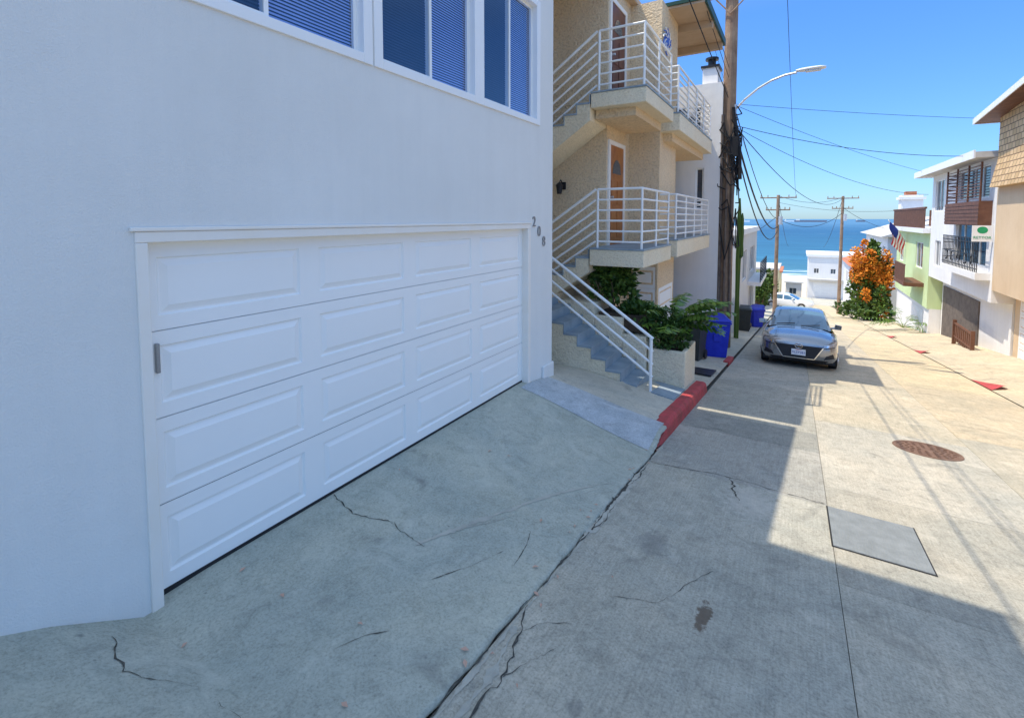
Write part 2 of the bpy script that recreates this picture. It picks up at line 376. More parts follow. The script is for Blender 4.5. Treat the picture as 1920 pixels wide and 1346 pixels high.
ribbon('driveway_scuff',[(-2.05,1.6),(-1.98,1.75),(-1.9,1.84)],.004,19,.004,jit=.004)
ribbon('road_crack',[(-.2,1.7),(-.5,1.9),(-.62,2.1)],.003,10,.004,jit=.006)
ribbon('road_crack',[(-.95,2.9),(-.7,3.0),(-.45,3.6)],.002,14,.004,jit=.008)

# ------------------------------------------------------------------ facade helpers
def TX(X,s): return lambda u,w,z:(X+s*w,u,z)
def TY(Y,s=-1): return lambda u,w,z:(u,Y+s*w,z)
def facade(mb,T,u0,u1,z0,z1,ops,depth=.14):
    us=sorted(set([u0,u1]+[o[0] for o in ops]+[o[1] for o in ops])); zs=sorted(set([z0,z1]+[o[2] for o in ops]+[o[3] for o in ops]))
    for a,b in zip(us[:-1],us[1:]):
        for c,d in zip(zs[:-1],zs[1:]):
            if any(o[0]-1e-6<=a and b<=o[1]+1e-6 and o[2]-1e-6<=c and d<=o[3]+1e-6 for o in ops): continue
            mb.quad(T(a,0,c),T(b,0,c),T(b,0,d),T(a,0,d))
    for a,b,c,d in ops:
        mb.quad(T(a,0,c),T(a,-depth,c),T(a,-depth,d),T(a,0,d)); mb.quad(T(b,0,c),T(b,-depth,c),T(b,-depth,d),T(b,0,d))
        mb.quad(T(a,0,c),T(b,0,c),T(b,-depth,c),T(a,-depth,c)); mb.quad(T(a,0,d),T(b,0,d),T(b,-depth,d),T(a,-depth,d))
def mass(parent,x0,x1,y0,y1,z0,z1,mat,s,ox=(),oy=(),name='wall'):
    mb=MB(); xf=x1 if s>0 else x0; xb=x0 if s>0 else x1
    facade(mb,TX(xf,s),y0,y1,z0,z1,list(ox)); facade(mb,TY(y0),x0,x1,z0,z1,list(oy))
    mb.quad((xb,y0,z0),(xb,y1,z0),(xb,y1,z1),(xb,y0,z1)); mb.quad((x0,y1,z0),(x1,y1,z0),(x1,y1,z1),(x0,y1,z1))
    mb.quad((x0,y0,z1),(x1,y0,z1),(x1,y1,z1),(x0,y1,z1)); mb.quad((x0,y0,z0),(x1,y0,z0),(x1,y1,z0),(x0,y1,z0))
    return mb.obj(name,mat,parent,fixn=False)
def window(parent,T,u0,u1,z0,z1,fm='frame',gm='dglass',mull=1,fw=.05,rec=.08,name='window'):
    mb=MB()
    f0,f1=-rec-.03,-rec+.03
    mb.box(u0+.001,u0+fw,f0,f1,z0+.001,z1-.001,T); mb.box(u1-fw,u1-.001,f0,f1,z0+.001,z1-.001,T)
    mb.box(u0+fw,u1-fw,f0,f1,z0+.001,z0+fw,T); mb.box(u0+fw,u1-fw,f0,f1,z1-fw,z1-.001,T)
    for i in range(mull):
        c=u0+(u1-u0)*(i+1)/(mull+1); mb.box(c-fw*.45,c+fw*.45,f0,f1-.004,z0+fw,z1-fw,T)
    w=mb.obj(name,fm,parent)
    g=MB(); g.box(u0+fw*.5,u1-fw*.5,-rec-.012,-rec-.006,z0+fw*.5,z1-fw*.5,T); g.obj('pane',gm,w)
    return w
def railing(mb,p0,p1,n=2,h=1.05,bars=5,r=.018,pr=.022,low=.12,ends=(True,True)):
    p0=Vector(p0);p1=Vector(p1)
    for i in range(n):
        if (i==0 and not ends[0]) or (i==n-1 and not ends[1]): continue
        p=p0.lerp(p1,i/(n-1)); mb.cyl(p,p+Vector((0,0,h)),pr,None,8)
    for i in range(bars):
        z=Vector((0,0,low+(h-low)*i/(bars-1))); mb.cyl(p0+z,p1+z,r if i<bars-1 else r*1.25,None,8)
def panel_door(parent,T,u0,u1,z0,z1,cols,rows,mat,name='garage_door',gap=.0025):
    mb=MB(); cw=(u1-u0)/cols; rh=(z1-z0)/rows
    for r in range(rows):
        za=z0+r*rh+(gap if r else 0); zb=z0+(r+1)*rh-gap
        for c in range(cols):
            ua=u0+c*cw; ub=ua+cw
            loops=[]
            iu=cw*.075; iz=rh*.165
            for k,(e,w) in enumerate(((0,0),(0,0),(.010,-.015),(.020,-.015),(.052,-.002),(.058,.001))):
                if k==0: L=[(ua,za),(ub,za),(ub,zb),(ua,zb)]
                else: L=[(ua+iu+e,za+iz+e),(ub-iu-e,za+iz+e),(ub-iu-e,zb-iz-e),(ua+iu+e,zb-iz-e)]
                loops.append([T(u,w,z) for u,z in L])
            vs=[v for L in loops for v in L]; fs=[]
            for k in range(len(loops)-1):
                for i in range(4): fs.append((k*4+i,k*4+(i+1)%4,k*4+4+(i+1)%4,k*4+4+i))
            k=len(loops)-1; fs.append((k*4,k*4+1,k*4+2,k*4+3)); mb.add(vs,fs)
        if r<rows-1: mb.quad(T(u0,-.012,zb-.004),T(u1,-.012,zb-.004),T(u1,-.012,zb+gap*2+.004),T(u0,-.012,zb+gap*2+.004))
    return mb.obj(name,mat,parent,fixn=False)

# ------------------------------------------------------------------ white garage house
H=thing('house','white stucco house with white panelled garage door and sliding windows','house',(-3.22,3.0,-2.4))
XW=-3.22; ZR=4.75
doorop=(1.26,5.90,-3.0,-.09)
wins=[(1.20,2.99,1.37,3.0),(3.10,4.62,1.37,3.0),(4.70,6.13,1.37,3.0),(-1.2,.9,1.37,3.0)]
mb=MB()
facade(mb,TX(XW,1),-6,6.62,-3.2,ZR,[doorop]+wins,depth=.13)
mb.quad((XW,6.62,-3.2),(-9,6.62,-3.2),(-9,6.62,ZR),(XW,6.62,ZR)); mb.quad((XW,-6,-3.2),(-9,-6,-3.2),(-9,-6,ZR),(XW,-6,ZR))
mb.quad((XW,-6,ZR),(-9,-6,ZR),(-9,6.62,ZR),(XW,6.62,ZR)); mb.quad((-9,-6,-3.2),(-9,6.62,-3.2),(-9,6.62,ZR),(-9,-6,ZR))
mb.obj('wall','wall',H,fixn=False)
mb=MB(); mb.box(-9,XW-.002,-6,2.15,ZR+.01,8.1); mb.obj('upper_storey','wall',H)
mb=MB(); mb.box(XW-.002,XW+.035,6.28,6.64,-2.75,-2.2); bevel(mb.obj('plinth','wall',H),.02)
d=panel_door(H,TX(-3.305,1),1.29,5.84,-2.290,-.14,4,4,'door')
mb=MB(); mb.box(1.345,1.366,0.002,.028,-.93,-.75,TX(-3.305,1)); bevel(mb.obj('handle','num',d),.004)
mb=MB(); mb.box(-3.40,-3.335,1.2,6.0,-2.6,0); mb.obj('garage_dark_backing','dark',H)  # thin slab behind the door, garage darkness painted as near-black
mb=MB(); mb.box(-3.33,-3.300,1.30,5.83,-2.33,-2.292); mb.obj('door_seal','black',d)
mb=MB(); t=TX(XW,1)
mb.box(1.238,1.300,-.12,.014,-2.5,-.14,t); mb.box(5.835,5.91,-.12,.014,-2.5,-.14,t); mb.box(1.238,5.91,-.12,.014,-.139,-.075,t)
mb.box(1.215,5.93,0.001,.024,-.074,-.050,t)
bevel(mb.obj('door_frame','trim',H),.005)
def slider(u0,u1,z0,z1):
    T=TX(XW,1); fw=.055; mb=MB()
    for a,b,c,e in ((u0-.045,u0+fw,z0-.05,z1+.03),(u1-fw,u1+.045,z0-.05,z1+.03)): mb.box(a,b,-.10,.02,c,e,T)
    mb.box(u0+fw,u1-fw,-.10,.02,z0-.05,z0+.03,T); mb.box(u0+fw,u1-fw,-.10,.02,z1-fw,z1+.03,T)
    w=mb.obj('window','frame',H); bevel(w,.005)
    m=(u0+u1)/2+.02; s=.035; mb=MB()
    for a,b,o in ((u0+fw,m,-.035),(m-.03,u1-fw,-.065)):
        c,e=z0+.03,z1-fw
        mb.box(a,a+s,o-.03,o,c,e,T); mb.box(b-s,b,o-.03,o,c,e,T); mb.box(a+s,b-s,o-.03,o,c,c+s,T); mb.box(a+s,b-s,o-.03,o,e-s,e,T)
    mb.obj('sash','frame',w)
    a,b,c,e=u0+fw+s,m-s,z0+.03+s,z1-fw-s
    mb=MB(); mb.quad(T(a,-.045,c),T(b,-.045,c),T(b,-.045,e),T(a,-.045,e)); mb.obj('pane','glass',w,fixn=False)
    a,b=m-.03+s,u1-fw-s
    mb=MB(); mb.quad(T(a,-.070,c),T(b,-.070,c),T(b,-.070,e),T(a,-.070,e)); mb.obj('pane','glass',w,fixn=False)
    for a,b,mt in ((u0+fw,m-.035,'shade'),(m-.03,u1-fw,'blind')):
        mb=MB(); z=z0+.05
        while z<z1-.08:
            mb.quad(T(a,-.098,z),T(b,-.098,z),T(b,-.110,z+.021),T(a,-.110,z+.021)); z+=.027
        mb.obj('blind',mt,w,fixn=False)
    mb=MB(); mb.box(u0,u1,-.16,-.15,z0,z1,T); mb.obj('room_dark_backing','room_dark',w)  # thin dark sheet, room shade put into its colour
for a,b,c,e in wins: slider(a,b,c,e)
for ch,y,z in (('2',6.02,-.05),('0',6.17,-.19),('8',6.32,-.34)):
    text(ch,.205,(lambda Y,Z:lambda a,b,c:(XW+.008+c-(H.location.x),Y+a-H.location.y,Z+b-H.location.z))(y,z),'num','house_number',H,.006)

# ------------------------------------------------------------------ beige stair building
B=thing('apartment_building','beige rough stucco apartment building with outside stairs and balconies','building',(-3.4,11,-3.3))
mass(B,-9,-3.4,9.5,15.95,-4.4,4.8,'beige',1,oy=[])
mass(B,-9,-5.3,6.7,9.499,-4.0,4.8,'beige',1,name='stairwell_wall')
mass(B,-3.398,-2.7,11.0,12.6,-4.4,4.795,'beige',1,name='bay_wall')
mb=MB(); mb.box(-9.1,-3.24,6.75,11.6,4.8,4.92); mb.box(-9.1,-1.92,11.6,14.7,4.8,4.92)  # near roof strip extended out of view to shade the lane
r=mb.obj('roof','soffit',B)
mb=MB(); mb.box(-1.92,-1.87,11.6,14.7,4.78,4.96); mb.box(-3.28,-1.87,14.7,14.75,4.78,4.96); mb.box(-3.24,-1.92,11.56,11.6,4.85,4.93); mb.obj('fascia','green_trim',r)
for y in (12.7,14.4):
    mb=MB(); mb.box(-3.26,-1.92,y,y+.15,4.62,4.798); mb.obj('rafter','soffit',r)
def deck(y0,y1,z,th,x0=-3.398,x1=-2.36):
    mb=MB(); mb.box(x0,x1,y0,y1,z-th,z-.03); o=bevel(mb.obj('balcony','cream',B),.015)
    mb=MB(); mb.box(x0,x1+.012,y0-.012,y1,z-.029,z); mb.obj('deck_surface','tread',o); return o
deck(8.6,10.75,-.553,.34); 
o=deck(8.6,10.75,2.36,.30); mb=MB(); mb.box(-3.398,-2.62,8.85,10.75,1.90,2.058); mb.obj('beam','beige',o)
deck(11.02,15.5,-.46,.40,x1=-2.28); o=deck(11.02,15.5,2.33,.40,x1=-2.28); mb=MB(); mb.box(-3.398,-2.5,11.3,15.4,1.75,1.928); mb.obj('beam','beige',o)
for z in (-.553,2.36):
    mb=MB(); railing(mb,(-3.26,8.66,z),(-2.42,8.66,z),2,1.1,6); railing(mb,(-2.42,8.66,z),(-2.42,10.7,z),3,1.1,6,ends=(False,True))
    mb.obj('railing','rail',B)
for z in (-.46,2.33):
    mb=MB(); railing(mb,(-2.69,11.08,z),(-2.34,11.08,z),2,1.0,7,ends=(False,True)); railing(mb,(-2.34,11.08,z),(-2.34,15.44,z),5,1.0,7,ends=(False,True)); railing(mb,(-2.34,15.44,z),(-3.38,15.44,z),2,1.0,7,ends=(False,True))
    mb.obj('railing','rail',B)
def flight(x0,z0,dx,n,y0,y1,rise=.178,run=.262,solid=None,thick=.30):
    body=MB(); tr=MB()
    for i in range(n):
        xa=x0+dx*run*i; xb=x0+dx*run*(i+1); z=z0-rise*(i+1)
        a,b=min(xa,xb),max(xa,xb)
        if solid is None:
            za1=z0-rise*(i)-thick-rise; zb1=z0-rise*(i+1)-thick-rise
            ll,lr=(za1,zb1) if xa<xb else (zb1,za1)
            body.add([(a,y0,ll),(b,y0,lr),(b,y0,z-.03),(a,y0,z-.03),(a,y1,ll),(b,y1,lr),(b,y1,z-.03),(a,y1,z-.03)],[(0,1,2,3),(4,7,6,5),(0,4,5,1),(3,2,6,7),(0,3,7,4),(1,5,6,2)])
        else: body.box(a,b,y0,y1,solid,z-.03)
        if dx>0: tr.box(a-.0,b+.02,y0-.012,y1,z-.035,z); tr.box(a-.0,a+.014,y0-.01,y1,z,z+rise-.035)
        else: tr.box(a-.02,b+.0,y0-.012,y1,z-.035,z); tr.box(b-.014,b,y0-.01,y1,z,z+rise-.035)
    st=body.obj('staircase','cream',B); tr.obj('step','tread',st); return st
flight(-4.05,-1.49,1,8,7.72,8.58,solid=-3.3)
mb=MB(); mb.box(-5.29,-4.05,7.72,9.49,-3.3,-1.49); o=mb.obj('landing','beige',B)
flight(-3.42,-.553,-1,5,8.62,9.49)
flight(-3.42,2.36,-1,8,8.62,9.49,thick=.34)
def srail(xt,zt,dx,n,y,bars,h=.95,low=.3,rise=.178,run=.262,pts=(0,1)):
    mb=MB(); a=Vector((xt,y,zt)); b=Vector((xt+dx*n*run,y,zt-n*rise))
    railing(mb,a,b,2,h,bars,low=low,ends=(False,False),r=.021)
    for p in pts: q=a.lerp(b,p); mb.cyl(q-Vector((0,0,.05)),q+Vector((0,0,h)),.026,None,8)
    mb.obj('railing','rail',B)
srail(-4.05,-1.49,1,8,7.76,4,h=.97,low=.34,pts=(0,.985))
srail(-3.30,-.553,-1,5,8.66,6,h=1.1,low=.12,pts=(.9,))
srail(-3.30,2.36,-1,8,8.66,6,h=1.1,low=.12,pts=(.45,.9))
mb=MB(); mb.box(-1.96,-1.60,7.7,8.6,-.10,.012,T=lambda x,y,z:(x,y,D(x,y)+.01+z)); mb.obj('step','tread',B)
def entry(y0,y1,z0,z1,mat):
    T=TX(-3.4,1); mb=MB()
    mb.box(y0,y0+.09,0.001,.04,z0,z1,T); mb.box(y1-.09,y1,.001,.04,z0,z1,T); mb.box(y0+.09,y1-.09,.001,.04,z1-.09,z1,T)
    f=mb.obj('door_frame','trim',B)
    mb=MB(); mb.box(y0+.09,y1-.09,.001,.02,z0,z1-.09,T); d=mb.obj('door',mat,B)
    m=(y0+y1)/2; mb=MB()
    for a,b in ((y0+.16,m-.03),(m+.03,y1-.16)):
        for c,e in ((z0+.15,z0+.75),(z0+.85,z0+1.35)): mb.box(a,b,.02,.034,c,e,T)
    bevel(mb.obj('door_panel',mat,d),.008)
    mb=MB()
    n=10; vs=[T(m,.026,z0+1.5)]+[T(m+.27*math.cos(math.pi*i/n),.026,z0+1.5+.3*math.sin(math.pi*i/n)) for i in range(n+1)]
    mb.add(vs,[(0,i,i+1) for i in range(1,n+1)]); mb.obj('fanlight','dglass',d,fixn=False)
    mb=MB(); mb.cyl(T(y0+.17,.02,z0+1.0),T(y0+.17,.08,z0+1.0),.025,None,10); mb.obj('handle','galv',d)
entry(9.56,10.62,-.553,1.62,'oak'); entry(9.56,10.62,2.36,4.5,'darkwood')
panel_door(B,TX(-2.695,1),11.1,12.5,-3.75,-1.6,1,4,'door')
panel_door(B,TY(10.995),-3.35,-2.75,-3.6,-1.1,1,5,'door',name='side_door')
mb=MB(); T=TY(9.5); mb.box(-4.42,-4.30,.001,.03,.62,.78,T); mb.tube([T(-4.36,.03,.74),T(-4.36,.14,.82),T(-4.36,.2,.76)],.012)
mb.cyl(T(-4.36,.2,.76),T(-4.36,.2,.70),.03,.09,12); mb.cyl(T(-4.36,.2,.70),T(-4.36,.2,.52),.075,.05,12); mb.obj('wall_lamp','black',B)
mb=MB(); T=TX(-2.7,1)
for k in range(12):
    mb.mi=k%2; a=k*2*math.pi/12; pts=[]
    for i in range(8):
        rr2=.06+.034*i; aa=a+.22*i; pts.append(T(11.36+rr2*math.cos(aa)*1.25,.03+.012*(i%2),3.98+rr2*math.sin(aa)))
    mb.tube(pts,.015,6)
mb.mi=0; mb.cyl(T(11.36,.01,3.98),T(11.36,.07,3.98),.11,.07,12); mb.obj('wall_ornament',['bluedeco','white'],B)
def chair(x,y,z):
    c=thing('chair','dark slatted chair on the upstairs balcony','chair',(x,y,z),group='balcony chairs'); mb=MB()
    for a in (-.22,.22):
        for b in (-.22,.22): mb.box(x+a-.02,x+a+.02,y+b-.02,y+b+.02,z,z+(.9 if a<0 else .45))
    mb.obj('leg','black',c); mb=MB(); mb.box(x-.25,x+.25,y-.25,y+.25,z+.43,z+.47); mb.obj('seat','black',c)
    mb=MB(); 
    for i in range(4): mb.box(x-.24,x-.2,y-.2,y+.2,z+.55+i*.1,z+.61+i*.1)
    mb.obj('backrest','black',c)
chair(-2.85,13.3,2.33); chair(-2.85,14.3,2.33)
P1=thing('planter','stepped beige stucco planter bed beside the staircase','planter',(-2.8,9.1,-3.1))
mb=MB(); mb.box(-4.04,-3.3,8.64,9.45,-3.4,-1.62); mb.box(-3.3,-2.75,8.64,9.6,-3.4,-1.85); mb.box(-2.75,-2.31,8.64,9.7,-3.4,-2.15); bevel(mb.obj('bed_wall','cream',P1),.02)
mb=MB(); mb.box(-3.25,-2.35,8.74,9.5,-2.1,-1.80); mb.obj('soil','soil',P1)
P2=thing('planter','square cream stucco planter box with leafy shrubs','planter',(-1.96,9.2,-3.1))
mb=MB(); mb.box(-2.29,-1.63,8.72,8.80,-3.25,-2.36); mb.box(-2.29,-1.63,9.62,9.70,-3.4,-2.36); mb.box(-2.29,-2.21,8.8,9.62,-3.4,-2.36); mb.box(-1.71,-1.63,8.8,9.62,-3.4,-2.36); bevel(mb.obj('box','cream',P2),.02)
mb=MB(); mb.box(-2.21,-1.71,8.8,9.62,-3.0,-2.42); mb.obj('soil','soil',P2)

# ------------------------------------------------------------------ foliage
def leaf(mb,p,d,l,w,r):
    d=d.normalized(); u=d.orthogonal().normalized(); u.rotate(Matrix.Rotation(r.uniform(0,6.28),3,d)); n=d.cross(u)
    a=p; b=p+d*l*.45+u*w; c=p+d*l; e=p+d*l*.45-u*w; f=p+d*l*.45+n*w*.35
    mb.add([a,b,c,e,f],[(0,1,4),(1,2,4),(2,3,4),(3,0,4)])
def crown(mb,c,rad,n,l,w,seed,lumps=9,spread=.62,out=.85):
    r=random.Random(seed); c=Vector(c)
    L=[]
    for i in range(lumps):
        v=Vector((r.gauss(0,1),r.gauss(0,1),r.gauss(0,1))).normalized()*r.uniform(.25,out)
        L.append((Vector((v.x*rad[0],v.y*rad[1],v.z*rad[2])),r.uniform(.3,.55)*spread/.62))
    for i in range(n):
        o,k=r.choice(L); v=Vector((r.gauss(0,1),r.gauss(0,1),r.gauss(0,1))).normalized(); q=r.uniform(.4,1.15)**.6
        p=c+o+Vector((v.x*rad[0],v.y*rad[1],v.z*rad[2]))*k*q
        leaf(mb,p,(v+Vector((r.uniform(-.7,.7),r.uniform(-.7,.7),r.uniform(-.3,.9)))),l*r.uniform(.6,1.3),w*r.uniform(.7,1.2),r)
def stems(mb,base,c,rad,n,seed,r0=.02):
    r=random.Random(seed)
    for i in range(n):
        e=Vector(c)+Vector((r.uniform(-.6,.6)*rad[0],r.uniform(-.6,.6)*rad[1],r.uniform(-.4,.6)*rad[2])); b=Vector(base)
        m=b.lerp(e,.5)+Vector((r.uniform(-.1,.1),r.uniform(-.1,.1),0))*rad[0]
        mb.cyl(b,m,r0,r0*.7,6); mb.cyl(m,e,r0*.7,r0*.3,6)
def bush(name,label,base,c,rad,n,l,w,seed,mat='leaf',cat='shrub',lumps=9,r0=.02):
    t=thing(name,label,cat,base); mb=MB(); stems(mb,base,c,rad,8,seed,r0); mb.obj('stem' if r0<.03 else 'trunk','bark',t)
    mb=MB(); crown(mb,c,rad,n,l,w,seed,lumps); mb.obj('foliage' if r0<.03 else 'crown',mat,t,fixn=False); return t
bush('shrub','leafy green shrub growing in the stepped planter bed',(-3.05,9.0,-1.8),(-3.08,8.95,-1.25),(.56,.38,.40),1300,.14,.045,11,'leaf',lumps=14)
bush('shrub','dense clipped dark green bush in the planter box',(-1.95,9.2,-2.42),(-1.93,9.12,-2.12),(.38,.44,.42),2600,.07,.022,12,'leaf2')
bush('shrub','low green shrub between planter and stairs',(-2.5,9.0,-2.1),(-2.5,9.0,-1.85),(.34,.3,.32),600,.14,.045,13,'leaf2')
def frondplant(name,label,base,n,L,seed,mat='frond',wl=.16,up=.8,bw=.038):
    t=thing(name,label,'plant',base); r=random.Random(seed); mb=MB(); ms=MB(); b=Vector(base)
    for k in range(n):
        a=r.uniform(0,6.28); el=r.uniform(.35,1.3)*up; l=L*r.uniform(.6,1.15)
        h=Vector((math.cos(a),math.sin(a),0)); pts=[]
        for i in range(13):
            s=i/12; pts.append(b+h*(l*s*math.cos(el*(1-s*.5)))+Vector((0,0,l*(s*math.sin(el)-.45*s*s))))
        ms.tube(pts,.007,4)
        side=h.cross(Vector((0,0,1)))
        for i in range(6,13):
            for sg in (-1,1):
                wv=wl*math.sin(math.pi*min(.92,max(.15,(i-4.5)/9.))); d=(side*sg+h*.5+Vector((0,0,r.uniform(-.5,-.05)))).normalized()
                p=pts[i]; w=(pts[i]-pts[i-1]).normalized()*bw
                mb.add([p-w*.6,p+d*wv*.7-w,p+d*wv*1.35,p+d*wv*.7+w,p+w*.6],[(0,1,2,3,4)])
    mb.obj('foliage',mat,t,fixn=False); ms.obj('stem',mat,t,fixn=False)
frondplant('philodendron','split-leaf philodendron rising from the planter box',(-2.0,9.25,-2.1),30,1.12,31,up=1.1)
frondplant('philodendron','split-leaf philodendron arching over the bins',(-1.95,9.6,-2.15),12,1.05,32,up=1.1)
frondplant('agave','spiky green plant by the house wall',(5.1,33,S(33)+.3),26,2.0,33,mat='frond',wl=.3,bw=.03)
t=thing('bougainvillea_tree','tall bougainvillea covered with orange blossom by the road','tree',(4.7,43.4,S(43.4)))
mb=MB(); b=(4.7,43.4,S(43.4)); stems(mb,b,(4.6,43.4,-4.2),(1.0,1.0,2.4),12,41,.12); mb.obj('trunk','bark',t)
mb=MB(); crown(mb,(4.75,43.4,-5.0),(1.35,1.6,3.2),4600,.30,.11,42,24,.40,1.); mb.obj('crown','leaf',t,fixn=False)
mb=MB(); crown(mb,(4.65,43.1,-4.3),(1.3,1.5,2.9),3000,.20,.09,43,26,.32,1.1); mb.obj('blossom','flower',t,fixn=False)
bush('tree','small dark green street tree beside the alley',(-2.3,42,S(42)),(-2.3,42,S(42)+2.1),(1.0,1.1,1.3),1800,.26,.09,44,'leaf','tree',r0=.09)
bush('shrub','bright green shrub at the road edge',(3.9,45.5,S(45.5)),(3.7,45.5,S(45.5)+.8),(.9,.9,.8),900,.2,.08,45,'leaf')
bush('tree','dark shrubby tree beside the white house',(-2.2,37,S(37)),(-2.1,37,S(37)+1.6),(.7,.9,1.0),1200,.22,.08,46,'leaf','tree',r0=.06)
bush('shrub','green hedge shrub by the lower houses',(-2.6,62,S(62)),(-2.6,62,S(62)+1.2),(1.4,1.6,1.3),900,.3,.12,47,'leaf')
t=thing('cactus','slim dark columnar cactus behind the utility pole','cactus',(-1.86,19.6,S(19.6)))
mb=MB()
for x0_,z0_,z1_,r in ((-1.86,S(19.6),.75,.09),(-1.76,-1.4,.2,.07)):
    n=12; pr=[]
    for j in range(8):
        k=j/7; zz=z0_+(z1_-z0_)*k; rad=r*(1 if j<7 else .3)*(1+.12*math.sin(j*2))
        for i in range(n): 
            q=rad*(1 if i%2 else .72); pr.append((x0_+q*math.cos(i*2*math.pi/n),19.6+q*math.sin(i*2*math.pi/n),zz))
    mb.add(pr,[(j*n+i,j*n+(i+1)%n,(j+1)*n+(i+1)%n,(j+1)*n+i) for j in range(7) for i in range(n)]+[tuple(range(7*n,8*n)),tuple(range(n))])
mb.cyl((-1.86,19.6,-1.5),(-1.76,19.6,-1.35),.07,.07,10); mb.obj('stem','leaf2',t)

# ------------------------------------------------------------------ other left houses
L2=thing('house','tall narrow white stucco house with chimney','house',(-2.1,18,-4.3))
mass(L2,-8,-2.1,16.25,20,-5,4.2,'whiteb',1,oy=[(-2.95,-2.7,2.6,3.6),(-2.85,-2.6,.3,1.6)],ox=[(17,18.5,-.8,.6)])
window(L2,TY(16.25),-2.95,-2.7,2.6,3.6,mull=0); window(L2,TY(16.25),-2.85,-2.6,.3,1.6,mull=0); window(L2,TX(-2.1,1),17,18.5,-.8,.6)
mb=MB(); mb.box(-2.75,-2.3,16.5,17.1,4.201,4.75); c=mb.obj('chimney','whiteb',L2)
mb=MB(); mb.box(-2.8,-2.25,16.45,17.15,4.751,4.82); mb.cyl((-2.52,16.8,4.82),(-2.52,16.8,5.05),.12,None,12); mb.cyl((-2.52,16.8,5.05),(-2.52,16.8,5.12),.2,.2,12); mb.obj('chimney_cap','black',c)
L3=thing('house','white and gray two storey house with dark balcony','house',(-2.1,27,-5.5))
mass(L3,-9,-2.1,21.5,32.6,-7,-.7,'grayb',1,ox=[(24,26,-2.9,-1.5),(28,31,-2.9,-1.5),(28,31,-5.4,-3.6)],oy=[(-3.4,-2.4,-2.6,-1.4)])
mb=MB(); mb.box(-9,-1.95,21.4,32.75,-.699,-.45); mb.obj('roof','white',L3)
window(L3,TY(21.5),-3.4,-2.4,-2.6,-1.4)
for a,b,c,d in ((24,26,-2.9,-1.5),(28,31,-2.9,-1.5),(28,31,-5.4,-3.6)): window(L3,TX(-2.1,1),a,b,c,d)
mb=MB(); mb.box(-2.099,-1.5,27,32,-3.4,-3.2); mb.obj('balcony','white',L3)
mb=MB(); railing(mb,(-1.53,27,-3.2),(-1.53,32,-3.2),6,1,7); mb.obj('railing','black',L3)
L4=thing('house','low white house with flat roof','house',(-2.6,50,-8.5))
mass(L4,-12,-3.0,46,58,-12,-6.1,'whiteb',1,ox=[(47,50,-8,-6.9),(52,55,-8,-6.9)],oy=[(-6,-4,-8,-6.9)])
window(L4,TY(46),-6,-4,-8,-6.9)
for a,b in ((47,50),(52,55)): window(L4,TX(-3.0,1),a,b,-8,-6.9)
mb=MB(); mb.box(-12.2,-2.8,45.8,58.2,-6.099,-5.9); mb.obj('roof','white',L4)
L5=thing('house','pale yellow house near the beach','house',(-2.0,70,-10.8))
mass(L5,-12,-1.9,66,74,-13,-6.2,'yellow',1,ox=[(68,70,-9,-7.6)],oy=[(-4.4,-3.2,-9,-7.6)])
window(L5,TY(66),-4.4,-3.2,-9,-7.6); window(L5,TX(-1.9,1),68,70,-9,-7.6)
mb=MB(); mb.box(-12.2,-1.7,65.8,74.2,-6.199,-6.0); mb.obj('roof','roofg',L5)
C1=thing('house','low white building with flat roof and garage across the lower street','house',(5.6,90,-12.5))
mass(C1,1.7,12,89,99,-15,-6.0,'whiteb',-1,oy=[(2.4,3.1,-8.6,-7.8),(4.6,5.3,-8.6,-7.8),(8.6,9.6,-8.8,-7.6)])
for a,b,c,e in ((2.4,3.1,-8.6,-7.8),(4.6,5.3,-8.6,-7.8),(8.6,9.6,-8.8,-7.6)): window(C1,TY(89),a,b,c,e)
mb=MB(); mb.box(1.4,12.3,88.8,99.2,-5.999,-5.6); mb.obj('roof','white',C1)
mb=MB(); mb.box(1.6,8,88.2,88.998,-9.6,-9.4); mb.obj('canopy','roofg',C1)
panel_door(C1,TY(88.98),2.4,6.8,-12.3,-10.0,4,4,'door')
for i,(x0,x1,y,zt,m) in enumerate(((-30,-14,70,-5.5,'whiteb'),(12.5,26,92,-5.5,'grayb'),(-9,-2.2,92,-9.0,'yellow'),(-1.6,1.0,104,-12.0,'whiteb'))):
    h=thing('house',('wide white house near the beach','gray block of flats near the beach','small yellow cottage near the beach','small white beach house with flat roof')[i],'house',((x0+x1)/2,y+4,-13))
    mass(h,x0,x1,y,y+9,-19,zt,m,1,oy=[(x0+.6,x0+1.8,zt-2.2,zt-1)]); window(h,TY(y),x0+.6,x0+1.8,zt-2.2,zt-1)
    mb=MB(); mb.box(x0-.3,x1+.3,y-.3,y+9.3,zt+.001,zt+.25); mb.obj('roof','tile' if i==2 else 'white',h)

# ------------------------------------------------------------------ right houses
R1=thing('house','tan stucco house with cedar shingled upper storey','house',(6.4,18,-4.3))
mass(R1,5.8,14,12,22.5,-2.45,1.05,'tan',-1,ox=[(17.8,19.4,-1.0,.35),(13.5,15.5,-1.0,.35)])
window(R1,TX(5.8,-1),17.8,19.4,-1.0,.35); window(R1,TX(5.8,-1),13.5,15.5,-1.0,.35)
mass(R1,6.4,14,12,22.45,-5.6,-2.452,'tan',-1,name='garage_wall')
mb=MB(); yy=(12,22.35)
prof=[(5.55,1.052),(5.60,1.35),(5.72,2.0),(5.72,3.5)]
for (xa,za),(xb,zb) in zip(prof[:-1],prof[1:]): mb.quad((xa,12,za),(xa,22.35,za),(xb,22.35,zb),(xb,12,zb))
for y in yy: mb.add([(x,y,z) for x,z in prof]+[(14,y,3.5),(14,y,1.052)],[tuple(range(6))])
